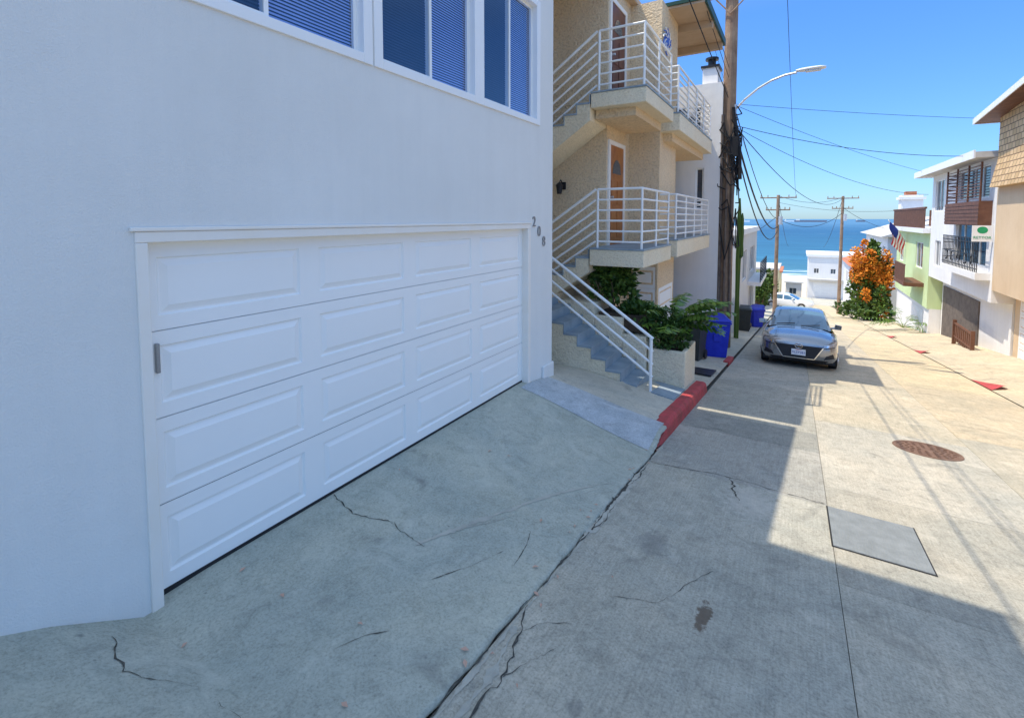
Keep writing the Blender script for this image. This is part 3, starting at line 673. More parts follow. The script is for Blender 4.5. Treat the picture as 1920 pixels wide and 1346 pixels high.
mb.quad((5.55,12,1.052),(5.55,22.35,1.052),(14,22.35,1.052),(14,12,1.052)); mb.obj('upper_wall','shingle',R1,fixn=False)
mb=MB()
def slope(x0,x1,y0,y1,z0,z1,t): mb.add([(x0,y1,z1),(x1,y1,z1),(x1,y0,z0),(x0,y0,z0),(x0,y1,z1+t),(x1,y1,z1+t),(x1,y0,z0+t),(x0,y0,z0+t)],[(0,1,2,3),(4,7,6,5),(0,4,5,1),(3,2,6,7),(0,3,7,4),(1,5,6,2)])
slope(5.2,14.5,12,22.9,4.3,3.3,.14); r=mb.obj('roof','brown',R1)
mb=MB(); slope(5.165,5.195,12,22.93,4.28,3.28,.19); mb.box(5.2,14.5,22.905,22.935,3.28,3.46); mb.obj('fascia','white',r)
mb=MB(); mb.box(5.74,13.9,12,22.3,3.502,3.55) ; mb.box(5.74,13.9,12,18,3.552,3.80); mb.obj('attic_wall','shingle',R1)
panel_door(R1,TX(6.39,-1),19.0,22.0,-4.7,-2.6,3,4,'door'); panel_door(R1,TX(6.39,-1),14.0,18.0,-4.2,-2.5,4,4,'door')
R2=thing('house','white three storey house with brown and black balconies','house',(5.8,27,-5.2))
ws=[(29.5,31.1,.35,1.85),(29.6,30.7,-2.3,-1.05),(23.3,27.2,.75,1.95),(23.3,27.2,-1.75,-.2)]
mass(R2,5.8,14,22.52,31.7,-2.9,2.1,'whiteb',-1,ox=ws,oy=[])
for i,(a,b,c,d) in enumerate(ws): window(R2,TX(5.8,-1),a,b,c,d,'frame',mull=1 if i<2 else 3)
mass(R2,6.35,14,22.52,31.6,-6.6,-2.902,'whiteb',-1,name='garage_wall')
mb=MB(); mb.box(5.2,14.4,22.53,32.4,2.101,2.3); r=mb.obj('roof','roofg',R2)
mb=MB(); mb.box(5.15,5.199,22.53,32.45,2.08,2.36); mb.box(5.2,14,32.401,32.45,2.08,2.36); mb.obj('fascia','white',r)
mb=MB(); mb.box(6.3,6.349,25.8,31.2,-6.2,-3.3); d=mb.obj('garage_door','conduit',R2)
mb=MB(); mb.box(5.45,5.799,22.9,27.4,-.25,.62); b=mb.obj('balcony','brown',R2)
mb=MB()
for i in range(6): mb.box(5.435,5.449,22.9,27.4,-.22+i*.14,-.11+i*.14)
mb.obj('siding','brown',b)
mb=MB()
for i in range(12): mb.box(5.47,5.485,22.9,27.4,.70+i*.105,.728+i*.105)
for y in (22.95,24.4,25.9,27.35): mb.box(5.455,5.505,y-.03,y+.03,.62,1.98)
for i in range(8): mb.box(5.51,5.79,27.34,27.37,.72+i*.15,.77+i*.15)
mb.obj('railing','brown',b)
mb=MB(); mb.box(5.40,5.799,22.7,27.4,-2.15,-1.9); b=mb.obj('balcony','whiteb',R2)
mb=MB()
for i in range(24): mb.cyl((5.44,22.75+i*.20,-1.9),(5.44,22.75+i*.20,-.7),.014,None,5)
for z in (-1.78,-1.3,-.85,-.7): mb.box(5.425,5.455,22.7,27.4,z-.015,z+.015)
for k in range(5):
    yc=23.3+k*.87; mb.tube([(5.44,yc+.2*math.cos(a*.7),-1.5+.2*math.sin(a*.7)) for a in range(10)],.012,5)
for i in range(4): mb.cyl((5.46,27.36,-1.9+i*.3),(5.78,27.36,-1.9+i*.3),.015,None,5)
mb.obj('railing','black',b)
sg=thing('sign','white board with green emblem and lettering hung on the balcony','sign',(5.51,22.62,-.5))
mb=MB(); mb.box(5.24,5.79,22.62,22.64,-.80,-.24); mb.obj('board','white',sg)
mb=MB(); n=20; T=TY(22.617); mb.add([T(5.51+.14*math.cos(2*math.pi*i/n),0,-.40+.12*math.sin(2*math.pi*i/n)) for i in range(n)],[tuple(range(n))]); mb.obj('emblem','signg',sg,fixn=False)
text('RETTOR',.125,lambda a,b,c:(a,22.614-c-22.62,-.66+b+.5),'signg','lettering',sg,.002)
g=thing('gate','low brown wooden slatted gate beside the garage','gate',(5.6,25,-5)); zg=S(24.5)-.05
mb=MB()
for i in range(9): mb.box(5.75,5.78,24.2+i*.25,24.32+i*.25,zg+.15,zg+.88)
mb.box(5.73,5.80,24.1,26.4,zg+.83,zg+.9); mb.box(5.73,5.80,24.1,26.4,zg+.3,zg+.36)
for y in (24.0,26.4): mb.box(5.7,5.82,y,y+.1,zg-.2,zg+1.0)
mb.obj('slats','brown',g)
R3=thing('house','pale lime green and white house with dark balcony and roof deck','house',(5.8,36,-6.3))
ws=[(33.2,35,-2.7,-1.3),(38.6,40,-2.7,-1.3)]
mass(R3,5.8,14,31.75,41,-4.6,-.75,'green',-1,ox=ws)
for a,b,c,d in ws: window(R3,TX(5.8,-1),a,b,c,d)
mass(R3,5.9,14,31.75,40.9,-8.0,-4.602,'whiteb',-1,name='lower_wall')
mb=MB(); mb.box(5.5,14,31.75,41.3,-.749,-.5); mb.obj('roof','white',R3)
mb=MB()
for i in range(46): mb.box(5.56,5.6,31.9+i*.2,32.02+i*.2,-.5,.55)
mb.box(5.54,5.63,31.8,41.2,.5,.6)
for i in range(12): mb.box(5.62+i*.3,5.72+i*.3,41.16,41.2,-.5,.55)
mb.obj('railing','brown',R3)
mb=MB(); mb.box(4.95,5.799,32.6,35.6,-3.6,-3.4); b=mb.obj('balcony','brown',R3); mb=MB()
for i in range(20): mb.box(4.97,5.0,32.62+i*.15,32.72+i*.15,-3.4,-2.5)
mb.box(4.96,5.01,32.6,35.6,-2.5,-2.44); mb.obj('railing','brown',b)
panel_door(R3,TX(5.89,-1),33,36,-7.0,-4.9,3,4,'door')
f=thing('flag','american flag hanging from an angled pole on the house front','flag',(5.4,38,-.6))
mb=MB(); mb.cyl((5.8,38.2,-1.4),(4.85,37.7,-.1),.03,None,8); mb.obj('pole','white',f)
def fl(u,v):
    base=Vector((5.62-.70*v,37.98-.35*v,-1.15+.95*v)); return base+Vector((.08*math.sin(u*7+v*3)+.15*u,-.10*math.sin(u*5),-1.4*u))
mr=MB()
for s in range(13):
    for i in range(10):
        a,b=i/10,(i+1)/10; v0,v1=s/13,(s+1)/13
        if v0>.45 and a<.38: mr.mi=2
        else: mr.mi=0 if s%2==0 else 1
        mr.quad(fl(a,v0),fl(b,v0),fl(b,v1),fl(a,v1))
mr.obj('cloth',['flagr','white','flagb'],f,smooth=False,fixn=False)
R4=thing('house','white house with tall chimney and pale gravel roof','house',(6.5,52,-8.3))
ws=[(47.5,49,-3.6,-2.2),(51,53,-3.6,-2.2),(55,57,-3.6,-2.2),(47.5,49,-6.6,-5.2),(51,53,-6.6,-5.2)]
mass(R4,6,15,46.5,60,-11,-1.4,'whiteb',-1,ox=ws,oy=[(6.8,8,-3.6,-2.2)])
for a,b,c,d in ws: window(R4,TX(6,-1),a,b,c,d)
window(R4,TY(46.5),6.8,8,-3.6,-2.2)
mb=MB(); mb.add([(5.5,46,-1.4),(5.5,60.5,-1.4),(15.5,60.5,-1.4),(15.5,46,-1.4),(10,46,.2),(10,60.5,.2)],[(0,1,5,4),(3,4,5,2),(0,4,3),(1,2,5)]); r=mb.obj('roof','roofg',R4)
mb=MB(); mb.box(7.2,8.6,50,51.2,-1,1.9); mb.box(7.05,8.75,49.85,51.35,1.55,1.75); c=mb.obj('chimney','whiteb',r)
mb=MB(); mb.box(7.5,8.2,50.2,51,1.901,2.2); mb.obj('chimney_cap','tile',c)
R5=thing('house','white house with low red tile roof','house',(6,66,-10.5))
ws=[(64,66,-7.5,-6.2),(68,70,-7.5,-6.2)]
mass(R5,5.2,14,62,73,-13.5,-5.0,'whiteb',-1,ox=ws,oy=[(6,7.4,-7.5,-6.2)]); window(R5,TY(62),6,7.4,-7.5,-6.2)
for a,b,c,d in ws: window(R5,TX(5.2,-1),a,b,c,d)
mb=MB(); mb.add([(4.8,61.6,-5),(4.8,73.4,-5),(14.5,73.4,-5),(14.5,61.6,-5),(9.5,61.6,-3.4),(9.5,73.4,-3.4)],[(0,1,5,4),(3,4,5,2),(0,4,3),(1,2,5)]); mb.obj('roof','tile',R5)

# ------------------------------------------------------------------ poles, lamp, cables
def cab(a,b,sag,r=.009,label='thin black overhead cable',n=18):
    a=Vector(a);b=Vector(b); mb=MB()
    pts=[a.lerp(b,i/n)-Vector((0,0,sag*4*(i/n)*(1-i/n))) for i in range(n+1)]
    mb.tube(pts,r,5); return tag(mb.obj('overhead_cable','cable'),label,'cable',group='overhead cables')
PX=-1.95
UP=thing('utility_pole','tall weathered wooden utility pole with conduits and crossarm','utility pole',(PX,16.5,S(16.5)))
mb=MB(); z0=S(16.5)-.1; mb.cyl((PX,16.5,z0),(PX+.01,16.5,8.2),.23,.17,18); mb.obj('pole','pole',UP,smooth=False)
mb=MB()
for dx,dy,zt,r in ((-.24,-.08,3.6,.05),(-.14,-.23,3.2,.045),(.02,-.26,2.2,.035),(.17,-.19,3.0,.04)): mb.cyl((PX+dx,16.5+dy,z0),(PX+dx,16.5+dy,zt),r,None,8)
mb.obj('conduit','conduit',UP)
mb=MB()
for k in range(16):
    r=random.Random(k); a=r.uniform(0,6.28); z=r.uniform(.3,3.6); p=[]
    for i in range(9): 
        aa=a+i*.7; p.append((PX+.28*math.cos(aa)*r.uniform(.8,1.4)+.03,16.45+.28*math.sin(aa),z-i*r.uniform(.03,.26)))
    mb.tube(p,.018,5)
for k in range(5): mb.cyl((PX+.15+.05*k,16.3,3.4-.3*k),(PX+.23+.04*k,16.3,2.6-.35*k),.05,None,8)
mb.box(PX+.09,PX+.31,16.2,16.34,1.9,2.5); mb.obj('cable_bundle','cable',UP)
mb=MB(); mb.box(-3.0,-.45,16.27,16.35,6.75,6.88); mb.tube([(-2.4,16.31,6.75),(PX,16.25,6.2),(-1.4,16.31,6.75)],.02)
for x in (-2.9,-2.3,-1.2,-.55): mb.cyl((x,16.31,6.88),(x,16.31,7.05),.04,.03,8)
mb.obj('crossarm','pole',UP)
LA=thing('street_lamp','grey curved arm street lamp fixed to the wooden pole','street lamp',(PX+.2,16.5,3.5))
pts=[(-1.76,16.45,3.35),(-1.5,16.4,3.62),(-1.15,16.35,3.88),(-.8,16.25,4.04),(-.45,16.15,4.12),(-.15,16.1,4.14)]
mb=MB(); mb.tube(pts,.032,8); mb.cyl((-1.77,16.42,3.2),(-1.77,16.42,3.5),.05,None,8); mb.obj('arm','galv',LA)
mb=MB(); c=Vector((.18,16.0,4.16)); vs=[];n=12
for j,(w,h,o) in enumerate(((.05,.03,-.36),(.10,.05,-.22),(.14,.055,0),(.15,.05,.22),(.10,.03,.36))):
    for i in range(n):
        a=2*math.pi*i/n; vs.append(c+Vector((o,w*math.cos(a),h*math.sin(a))))
mb.add(vs,[(j*n+i,j*n+(i+1)%n,(j+1)*n+(i+1)%n,(j+1)*n+i) for j in range(4) for i in range(n)]+[tuple(range(n)),tuple(range(4*n,5*n))]); mb.obj('lamp_head','white',LA,smooth=True)
mb=MB(); mb.box(.06,.42,15.9,16.1,4.095,4.112); mb.obj('lens','galv',LA)
def farpole(x,y,zt,ang,label):
    p=thing('utility_pole',label,'utility pole',(x,y,S(y)),group='distant utility poles'); mb=MB(); mb.cyl((x,y,S(y)-.1),(x,y,zt),.15,.11,12); mb.obj('pole','pole',p)
    mb=MB(); c,s=math.cos(ang),math.sin(ang)
    for z,l in ((zt-.2,1.2),(zt-1.1,.8)):
        mb.cyl((x-l*c,y-l*s,z),(x+l*c,y+l*s,z),.045,None,6)
        for k in (-1,-.6,.6,1): mb.cyl((x+k*l*.95*c,y+k*l*.95*s,z),(x+k*l*.95*c,y+k*l*.95*s,z+.2),.03,None,6)
    mb.obj('crossarm','pole',p); mb=MB(); mb.cyl((x+.2,y-.2,zt-2.2),(x+.2,y-.2,zt-1.6),.14,None,10); mb.obj('transformer','galv',p)
farpole(-1.3,41,1.75,.1,'distant wooden utility pole with crossarms down the hill')
farpole(3.4,52,2.0,.1,'distant wooden utility pole with crossarms by the houses')
A=(-1.72,16.4)
cab((-.5,16.31,7.05),(-.2,41,1.8),.3); cab((-2.9,16.31,7.05),(-2.4,41,1.8),.3,.007)
cab((*A,2.6),(-1.3,41,-.6),1.1,.035,'thick black communications cable sagging between poles')
cab((*A,2.3),(-1.3,41,-.9),1.6,.025,'thick black communications cable sagging between poles')
cab((*A,3.2),(-1.3,41,0),.8,.016)
for z,x,zz,rr_ in ((4.6,-2.2,10.4,.008),(4.3,-2.05,10,.008),(3.7,-2.5,9.6,.012)):
    cab((PX,16.25,z),(x,-16,zz),.5,rr_)
cab((*A,3.5),(5.2,22.9,3.5),.05,.007); cab((*A,3.45),(5.3,31,2.3),.15,.007)
cab((*A,2.85),(5.3,24,2.3),.25,.010); cab((*A,2.8),(5.6,31.5,1.2),.5,.008); cab((*A,2.8),(3.4,52,1.8),1.3,.014)
cab((-1.3,41,1.7),(3.4,52,1.9),.5,.014); cab((-1.3,41,1.2),(5.6,38,.5),.3,.010); cab((-1.3,41,0),(3.4,52,.5),.9,.02)
cab((3.4,52,1.9),(4,100,-5),.8,.02); cab((-1.3,41,1.7),(-1.3,100,-5),.8,.02); cab((3.4,52,1.0),(6,48,-.8),.2,.015); cab((-1.3,41,.2),(-8,64,-3),.6,.02)

# ------------------------------------------------------------------ bins
def wbin(x,y,rot,mat,label,k=1):
    e=thing('wheeled_bin',label,'bin',(x,y,S(y)+.05),group='wheeled bins on the pavement'); e.rotation_euler=(0,0,rot)
    mb=MB(); w0,d0,w1,d1,h=.25*k,.28*k,.32*k,.37*k,1.0*k
    mb.add([(-w0,-d0,.04),(w0,-d0,.04),(w0,d0,.04),(-w0,d0,.04),(-w1,-d1,h),(w1,-d1,h),(w1,d1,h),(-w1,d1,h)],[(0,3,2,1),(0,1,5,4),(1,2,6,5),(2,3,7,6),(3,0,4,7),(4,5,6,7)])
    mb.box(-w1-.02,w1+.02,-d1-.02,d1+.02,h-.08,h-.03); mb.box(-.1,.1,-d1+.01,-d1+.03,.5,.7)
    bevel(mb.obj('body',mat,e,local=True),.02)
    mb=MB(); mb.add([(-w1-.03,-d1-.05,h),(w1+.03,-d1-.05,h),(w1+.03,d1+.02,h+.02),(-w1-.03,d1+.02,h+.02),(-w1+.05,-d1+.05,h+.06),(w1-.05,-d1+.05,h+.06),(w1-.05,d1-.03,h+.10),(-w1+.05,d1-.03,h+.10)],[(0,3,2,1),(0,1,5,4),(1,2,6,5),(2,3,7,6),(3,0,4,7),(4,5,6,7)])
    bevel(mb.obj('lid',mat,e,local=True),.01)
    for sx in (-1,1):
        mb=MB(); mb.cyl((sx*w0,d0,.12),(sx*(w0+.05),d0,.12),.12,None,16); mb.obj('wheel','black',e,local=True)
    mb=MB(); mb.cyl((-w1,d1+.06,h-.03),(w1,d1+.06,h-.03),.018,None,8); mb.obj('handle',mat,e,local=True)
wbin(-1.90,14.2,.35,'bluebin','blue plastic wheeled bin at the kerb',1.05)
wbin(-2.28,13.0,-.1,'blackbin','black plastic wheeled bin beside the blue bin',1.0)
wbin(-1.95,23.3,.1,'blackbin','black plastic wheeled bin on the pavement')
wbin(-1.65,26.2,.6,'bluebin','blue plastic wheeled bin further down the hill',.9)
wbin(-1.75,28.4,-.3,'bluebin','blue plastic wheeled bin further down the hill',.9)
wbin(-2.1,24.9,-.3,'bluebin','blue plastic wheeled bin further down the hill',.9)

# ------------------------------------------------------------------ covers
def mh():
    e=thing('manhole_cover','round rusty iron manhole cover set in the road','manhole cover',(1.60,8.3,S(8.3)))
    e.rotation_euler=(-math.atan(.125),0,0)
    mb=MB(); n=40; q=.8
    mb.cyl((0,0,-.02),(0,0,.006),.40*q,None,n)
    for rr_ in (.10,.16,.22,.28):
        k=int(rr_*70)
        for i in range(k):
            a=2*math.pi*i/k; x,y=rr_*math.cos(a),rr_*math.sin(a); mb.box(x-.016,x+.016,y-.016,y+.016,.006,.016)
    mb.obj('cover','iron',e,local=True)
    mb=MB(); vs=[]
    for r,z in ((.405,.002),(.405,.009),(.46,.009),(.465,.002)):
        for i in range(n): vs.append((q*r*math.cos(2*math.pi*i/n),q*r*math.sin(2*math.pi*i/n),z))
    mb.add(vs,[(j*n+i,j*n+(i+1)%n,(j+1)*n+(i+1)%n,(j+1)*n+i) for j in range(3) for i in range(n)]); mb.obj('ring','iron',e,local=True)
mh()
e=thing('utility_cover','rectangular grey utility vault cover set in the road','utility cover',(.65,4.97,S(4.97))); e.rotation_euler=(-math.atan(.125),0,0)
mb=MB(); mb.box(-.33,.33,-.42,.42,-.02,.005); mb.obj('frame','dark',e,local=True)
mb=MB(); mb.box(-.318,.318,-.408,.408,-.01,.009)
for i in range(26):
    for j in range(32): 
        if abs(i-12.5)<3 and abs(j-15.5)<2: continue
        x=-.30+i*.024; y=-.39+j*.025; mb.add([(x-.006,y-.006,.0092),(x+.006,y-.006,.0092),(x+.006,y+.006,.0092),(x-.006,y+.006,.0092),(x,y,.012)],[(0,1,4),(1,2,4),(2,3,4),(3,0,4)])
mb.obj('plate','cover',e,local=True)
mb=MB(); mb.box(-2.0,-1.5,10.9,11.7,0,.02,T=lambda x,y,z:(x,y,S(y)+.07+z)); tag(mb.obj('doormat','black'),'black rubber mat lying on the pavement','mat')
r=random.Random(5)
for i in range(34):
    x=r.uniform(-3.1,-.9) if i<16 else r.gauss(-1.42,.04); y=r.uniform(1.0,4.2) if i<16 else r.uniform(1.2,6)
    mb=MB(); z=G(x,y)+.008; a=r.uniform(0,6.28); l=r.uniform(.010,.026)
    ca_,sa=math.cos(a)*l,math.sin(a)*l
    mb.add([(x-ca_,y-sa,z),(x+sa*.5,y-ca_*.5,z+.006),(x+ca_,y+sa,z+.002),(x-sa*.5,y+ca_*.5,z+.008)],[(0,1,2,3)])
    tag(mb.obj('fallen_leaf','rubble',fixn=False),'small dry pinkish leaf lying on the concrete','leaf',group='dry leaves on the ground')

# ------------------------------------------------------------------ car
paint=pm('car_paint_silver',(.29,.295,.30),(.32,.325,.33),2,.22,metal=.7,coat=1,spec=.5)
paintw=pm('car_paint_white',(.78,.78,.78),(.80,.80,.80),2,.3,coat=1)
M['carglass']=pm('car_glass',(.05,.12,.18),(.07,.16,.23),2,.04,spec=1,coat=1)
M['chrome']=pm('chrome',(.75,.75,.75),(.8,.8,.8),2,.12,metal=1)
M['lampglass']=pm('headlight_glass',(.25,.27,.30),(.60,.63,.67),22,.08,metal=.4,coat=1)
M['tyre']=pm('tyre_rubber',(.02,.02,.02),(.03,.03,.03),6,.85)
M['plate']=pm('plate_white',(.8,.8,.8),(.82,.82,.82),3,.4)
M['plateblue']=pm('plate_blue',(.03,.05,.3),(.03,.05,.3),3,.4)
SW=[(-2.23,.50),(-2.20,.66),(-2.12,.78),(-1.98,.85),(-1.7,.89),(-1.3,.905),(1.2,.905),(1.8,.88),(2.08,.82),(2.2,.72),(2.23,.6)]
SB=[(-2.23,.26),(-2.1,.19),(-1.7,.17),(1.8,.2),(2.1,.26),(2.23,.36)]
SS=[(-2.23,.62),(-2.15,.69),(-2.0,.74),(-1.6,.82),(-1.0,.89),(0,.92),(1,.94),(1.8,.96),(2.1,.93),(2.23,.82)]
ZT=[(-2.23,.68),(-2.15,.77),(-2.0,.84),(-1.6,.93),(-1.0,1.01),(0,1.02),(1,1.02),(1.8,1.06),(2.1,1.04),(2.23,.90)]
def build_car(name,label,loc,rot,pt,full=True):
    e=thing(name,label,'car',loc); e.rotation_euler=rot
    ys=[-2.23,-2.2,-2.16,-2.1,-2.0]+lin(-1.9,1.9,44)+[2.0,2.08,2.15,2.2,2.23]
    def arch(y):
        z=0
        for yw in (-1.35,1.35):
            d=.375**2-(y-yw)**2
            if d>0: z=max(z,.32+math.sqrt(d))
        return z
    rows=[]
    for y in ys:
        w,zb,zs,zt=interp(SW,y),interp(SB,y),interp(SS,y),interp(ZT,y); a=arch(y)
        c=[(0,zb),(w*.72,zb),(w*.93,max(zb+.03,a)),(w*.985,max(zb+.14,a)),(w,max(zb+(zs-zb)*.5,a)),(w*.985,max(zs-.10,a)),(w*.965,zs-.03),(w*.91,zs+.01),(w*.80,zs+(zt-zs)*.35),(w*.6,zs+(zt-zs)*.78),(w*.3,zs+(zt-zs)*.96),(0,zt)]
        rows.append([(x,y,z) for x,z in c]+[(-x,y,z) for x,z in c[-2:0:-1]])
    n=len(rows[0]); mb=MB(); mb.add([v for r_ in rows for v in r_],[(j*n+i,j*n+(i+1)%n,(j+1)*n+(i+1)%n,(j+1)*n+i) for j in range(len(rows)-1) for i in range(n)]+[tuple(range(n)),tuple(range((len(rows)-1)*n,len(rows)*n))])
    body=mb.obj('body',pt,e,smooth=True,local=True)
    bvh=BVHTree.FromPolygons([v.co for v in body.data.vertices],[tuple(p.vertices) for p in body.data.polygons])
    GY=lin(-1.02,2.0,26)
    GT=[(-1.02,1.0),(-.6,1.24),(-.2,1.43),(.1,1.49),(.5,1.51),(1.0,1.48),(1.4,1.39),(1.8,1.20),(2.0,1.06)]
    GW=[(-1.02,.70),(-.6,.66),(-.2,.61),(.5,.595),(1.2,.58),(2.0,.55)]
    gr=[]
    for y in GY:
        zt=interp(GT,y); wt=interp(GW,y); wb=.80 if y<1.4 else .80-.12*(y-1.4)/.6; zb=min(.94,zt-.05)
        c=[(wb,zb-.03),(wb-(wb-wt)*.45,zb+(zt-zb)*.5),(wt+.05,zt-.10 if zt>1.15 else zt-.05),(wt,zt-.045),(wt-.09,zt-.02),(wt*.5,zt+.0),(0,zt+.008)]
        gr.append([(x,y,z) for x,z in c]+[(-x,y,z) for x,z in c[-2::-1]])
    n=len(gr[0]); A={'roof':MB(),'windshield':MB(),'rear_window':MB(),'side_window':MB()}
    for j in range(len(gr)-1):
        ym=(GY[j]+GY[j+1])/2
        for i in range(n-1):
            ii=min(i,n-2-i)
            if ii<2: k='side_window' if (-.75<ym<1.45 and not(.28<ym<.42)) else 'roof'
            elif ii>=4 and ym<-.2: k='windshield'
            elif ii>=4 and ym>1.3: k='rear_window'
            elif ii>=4: k='roof'
            else: k='roof'
            if ii==3 and ym<-.25: k='windshield' 
            A[k].quad(gr[j][i],gr[j][i+1],gr[j+1][i+1],gr[j+1][i])
    for k,m_ in A.items(): m_.obj(k,pt if k=='roof' else 'carglass',e,smooth=True,local=True)
    for sx in (-1,1):
        for y in (-1.35,1.35):
            w=MB(); w.cyl((sx*.70,y,.32),(sx*.89,y,.32),.32,None,28); wh=w.obj('wheel','tyre',e,local=True); bevel(wh,.03,3)
            w=MB(); w.cyl((sx*.885,y,.32),(sx*.895,y,.32),.21,None,24); 
            for k in range(5):
                a=k*2*math.pi/5; w.cyl((sx*.905,y,.32),(sx*.90,y+.2*math.cos(a),.32+.2*math.sin(a)),.03,.02,6)
            w.obj('rim','galv',wh,local=True)
        w=MB(); w.add([(sx*.86,-.62,.98),(sx*1.02,-.66,.98),(sx*1.03,-.66,1.10),(sx*.88,-.62,1.12),(sx*.86,-.45,.98),(sx*1.0,-.50,.99),(sx*1.01,-.50,1.10),(sx*.88,-.45,1.12)],[(0,1,2,3),(4,7,6,5),(0,4,5,1),(3,2,6,7),(1,5,6,2),(0,3,7,4)])
        w.cyl((sx*.78,-.55,1.0),(sx*.9,-.55,1.02),.03,None,8); bevel(w.obj('wing_mirror',pt,e,local=True),.03,3)
    w=MB(); w.box(-.82,.82,-1.95,1.95,.15,.35); w.box(-.68,.68,-1.75,1.75,.35,.66); w.obj('underbody','black',e,local=True)
    if not full: return e
    def patch(name,c,mat,off=.006,nu=14,nv=6,par=None):
        mb=MB(); vs=[]
        for j in range(nv+1):
            for i in range(nu+1):
                u,v=i/nu,j/nv
                x=(c[0][0]*(1-u)+c[1][0]*u)*(1-v)+(c[3][0]*(1-u)+c[2][0]*u)*v; z=(c[0][1]*(1-u)+c[1][1]*u)*(1-v)+(c[3][1]*(1-u)+c[2][1]*u)*v
                h=bvh.ray_cast(Vector((x,-4,z)),Vector((0,1,0)))[0]; y=h.y if h else -1.9
                vs.append((x,y-off,z))
        mb.add(vs,[(j*(nu+1)+i,j*(nu+1)+i+1,(j+1)*(nu+1)+i+1,(j+1)*(nu+1)+i) for j in range(nv) for i in range(nu)])
        return mb.obj(name,mat,par or e,smooth=True,local=True,fixn=False)
    def sp(name,q,mat,off,sx,par=None):
        q=[(sx*a,b) for a,b in q]
        if sx<0: q=[q[1],q[0],q[3],q[2]]
        return patch(name,q,mat,off,par=par)
    patch('grille',[(-.34,.285),(.34,.285),(.53,.60),(-.53,.60)],'black',.008)
    patch('bumper_intake',[(-.60,.20),(.60,.20),(.66,.262),(-.66,.262)],'black',.008)
    for sx in (-1,1):
        hl=sp('headlight',[(.545,.58),(.80,.63),(.83,.735),(.56,.655)],'lampglass',.010,sx)
        sp('headlight_bezel',[(.545,.56),(.80,.61),(.80,.63),(.545,.58)],'black',.012,sx,hl)
        sp('lamp_lens',[(.61,.602),(.67,.61),(.67,.668),(.61,.655)],'chrome',.014,sx,hl)
        sp('fog_lamp',[(.56,.29),(.80,.34),(.76,.45),(.61,.38)],'black',.008,sx)
        sp('chrome_strip',[(.34,.270),(.362,.270),(.555,.585),(.53,.585)],'chrome',.016,sx)
    patch('chrome_strip',[(-.36,.265),(.36,.265),(.37,.282),(-.37,.282)],'chrome',.016,nv=2)
    mb=MB(); n=24
    ring=[(.085*math.cos(2*math.pi*i/n),-2.262,.585+.062*math.sin(2*math.pi*i/n)) for i in range(n+1)]
    mb.tube(ring,.008,6); mb.tube([(-.075,-2.262,.60),(-.03,-2.262,.59),(0,-2.262,.565),(.03,-2.262,.59),(.075,-2.262,.60)],.007,6); mb.obj('emblem','chrome',e,local=True)
    mb=MB(); mb.box(-.16,.16,-2.272,-2.262,.35,.50); pl=mb.obj('licence_plate','plate',e,local=True)
    text('7EZP383',.085,lambda a,b,c:(a,-2.274-c,.415+b),'plateblue','plate_number',pl,.001)
    text('California',.035,lambda a,b,c:(a,-2.274-c,.48+b),'flagr','plate_text',pl,.001)
    for q in ([(-.55,-1.04,1.03),(-.1,-.93,1.09)],[(.05,-1.04,1.03),(.5,-.93,1.08)]):
        mb=MB(); mb.tube(q,.012); mb.obj('wiper','black',e,local=True)
    return e
build_car('parked_car','dark silver grey compact car parked facing uphill on the alley',(.12,16.55,S(16.55)),(-math.atan(.125),0,0),paint)
build_car('parked_car','white car crossing at the foot of the hill',(-.6,57,S(57)+.02),(0,0,math.radians(80)),paintw,False)
def ship(x,y,L,h,label,m='ship'):
    s=thing('ship',label,'ship',(x,y,-25),group='vessels on the horizon'); mb=MB()
    mb.add([(x-L/2,y,-25),(x+L/2,y,-25),(x+L/2*1.05,y,-25+h),(x-L/2*1.05,y,-25+h),(x-L/2,y+L*.12,-25),(x+L/2,y+L*.12,-25),(x+L/2*1.05,y+L*.12,-25+h),(x-L/2*1.05,y+L*.12,-25+h)],[(0,1,2,3),(4,7,6,5),(0,4,5,1),(3,2,6,7),(1,5,6,2),(0,3,7,4)]); mb.obj('hull',m,s)
    mb=MB(); mb.box(x-L*.46,x-L*.34,y+1,y+L*.1,-25+h,-25+h*2.2); mb.obj('bridge','white',s)
ship(80,4200,200,10,'long dark cargo ship far out on the sea'); ship(-60,4600,70,9,'pale ship far out on the sea','white'); ship(-330,4000,40,10,'small white vessel on the sea','white'); ship(420,4600,60,9,'small grey vessel on the sea')

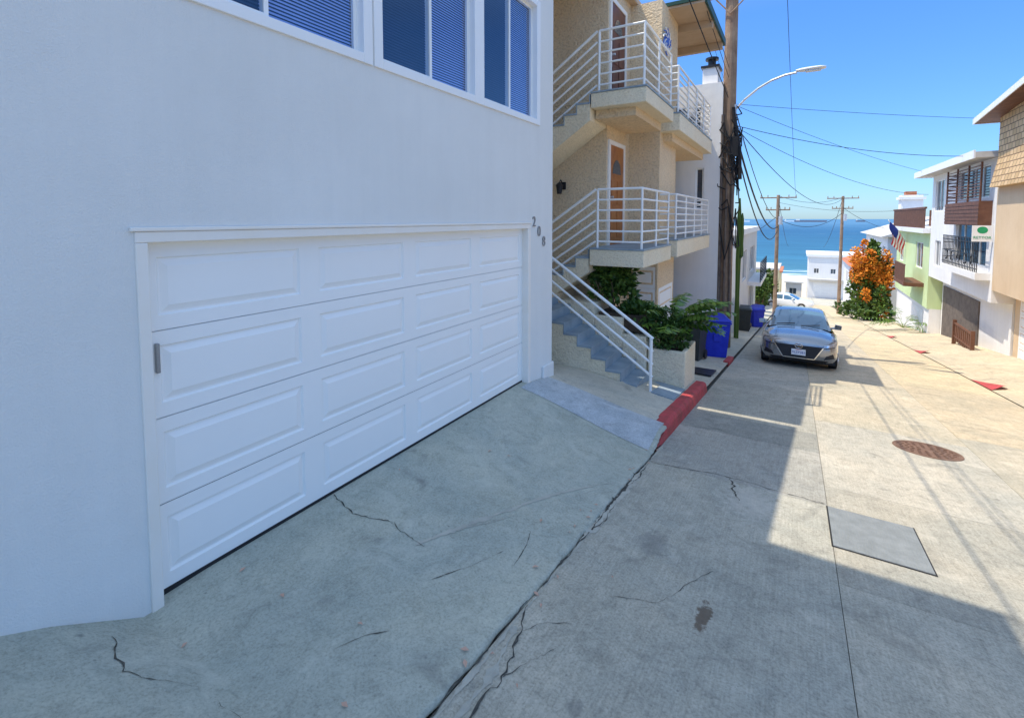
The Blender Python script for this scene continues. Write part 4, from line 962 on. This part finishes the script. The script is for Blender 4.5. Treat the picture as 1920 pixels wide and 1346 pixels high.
# ------------------------------------------------------------------ light, sky, camera
Ld=Vector((.42,.20,-1)).normalized()
sun=bpy.data.lights.new('sun','SUN'); sun.energy=5.0; sun.angle=math.radians(.4); sun.color=(1,.92,.78)
so=bpy.data.objects.new('sun',sun); so.rotation_euler=Ld.to_track_quat('-Z','Y').to_euler(); COL.objects.link(so)
w=bpy.data.worlds.new('World'); sc.world=w; w.use_nodes=True; t=w.node_tree; bg=t.nodes['Background']
sk=N(t,'TexSky',sky_type='NISHITA'); sk.sun_disc=False; sk.sun_elevation=math.asin(-Ld.z); sk.sun_rotation=math.atan2(-Ld.x,-Ld.y)
sk.altitude=20; sk.air_density=1.0; sk.dust_density=.3; sk.ozone_density=2.0
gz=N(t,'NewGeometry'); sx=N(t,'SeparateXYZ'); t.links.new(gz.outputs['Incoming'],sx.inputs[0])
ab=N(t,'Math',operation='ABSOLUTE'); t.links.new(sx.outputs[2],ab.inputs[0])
hz=ramp(t,ab.outputs[0],[(0,(.36,.53,.80)),(.08,(.36,.57,.88)),(.35,(.38,.68,1.10)),(.5,(.85,.91,.95)),(.7,(1.0,.89,.74)),(1,(1.0,.89,.74))])  # zenith above the frame added brighter and warmer to fill the shade
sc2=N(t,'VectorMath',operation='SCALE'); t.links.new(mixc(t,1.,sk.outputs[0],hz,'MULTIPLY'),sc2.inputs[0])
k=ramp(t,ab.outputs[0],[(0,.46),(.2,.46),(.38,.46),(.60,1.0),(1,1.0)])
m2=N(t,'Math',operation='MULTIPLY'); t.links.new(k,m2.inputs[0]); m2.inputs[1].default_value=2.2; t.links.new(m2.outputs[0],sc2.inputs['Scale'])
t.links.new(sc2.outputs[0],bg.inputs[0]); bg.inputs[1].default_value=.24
sc.view_settings.view_transform='Standard'; sc.view_settings.look='None'; sc.view_settings.exposure=0
cam=bpy.data.cameras.new('camera'); cam.lens=16.875; cam.sensor_width=36; cam.shift_y=-.1083; cam.clip_end=60000; cam.clip_start=.05
co=bpy.data.objects.new('camera',cam); co.rotation_euler=(math.radians(90-3.5),0,math.radians(30.73)); COL.objects.link(co); sc.camera=co
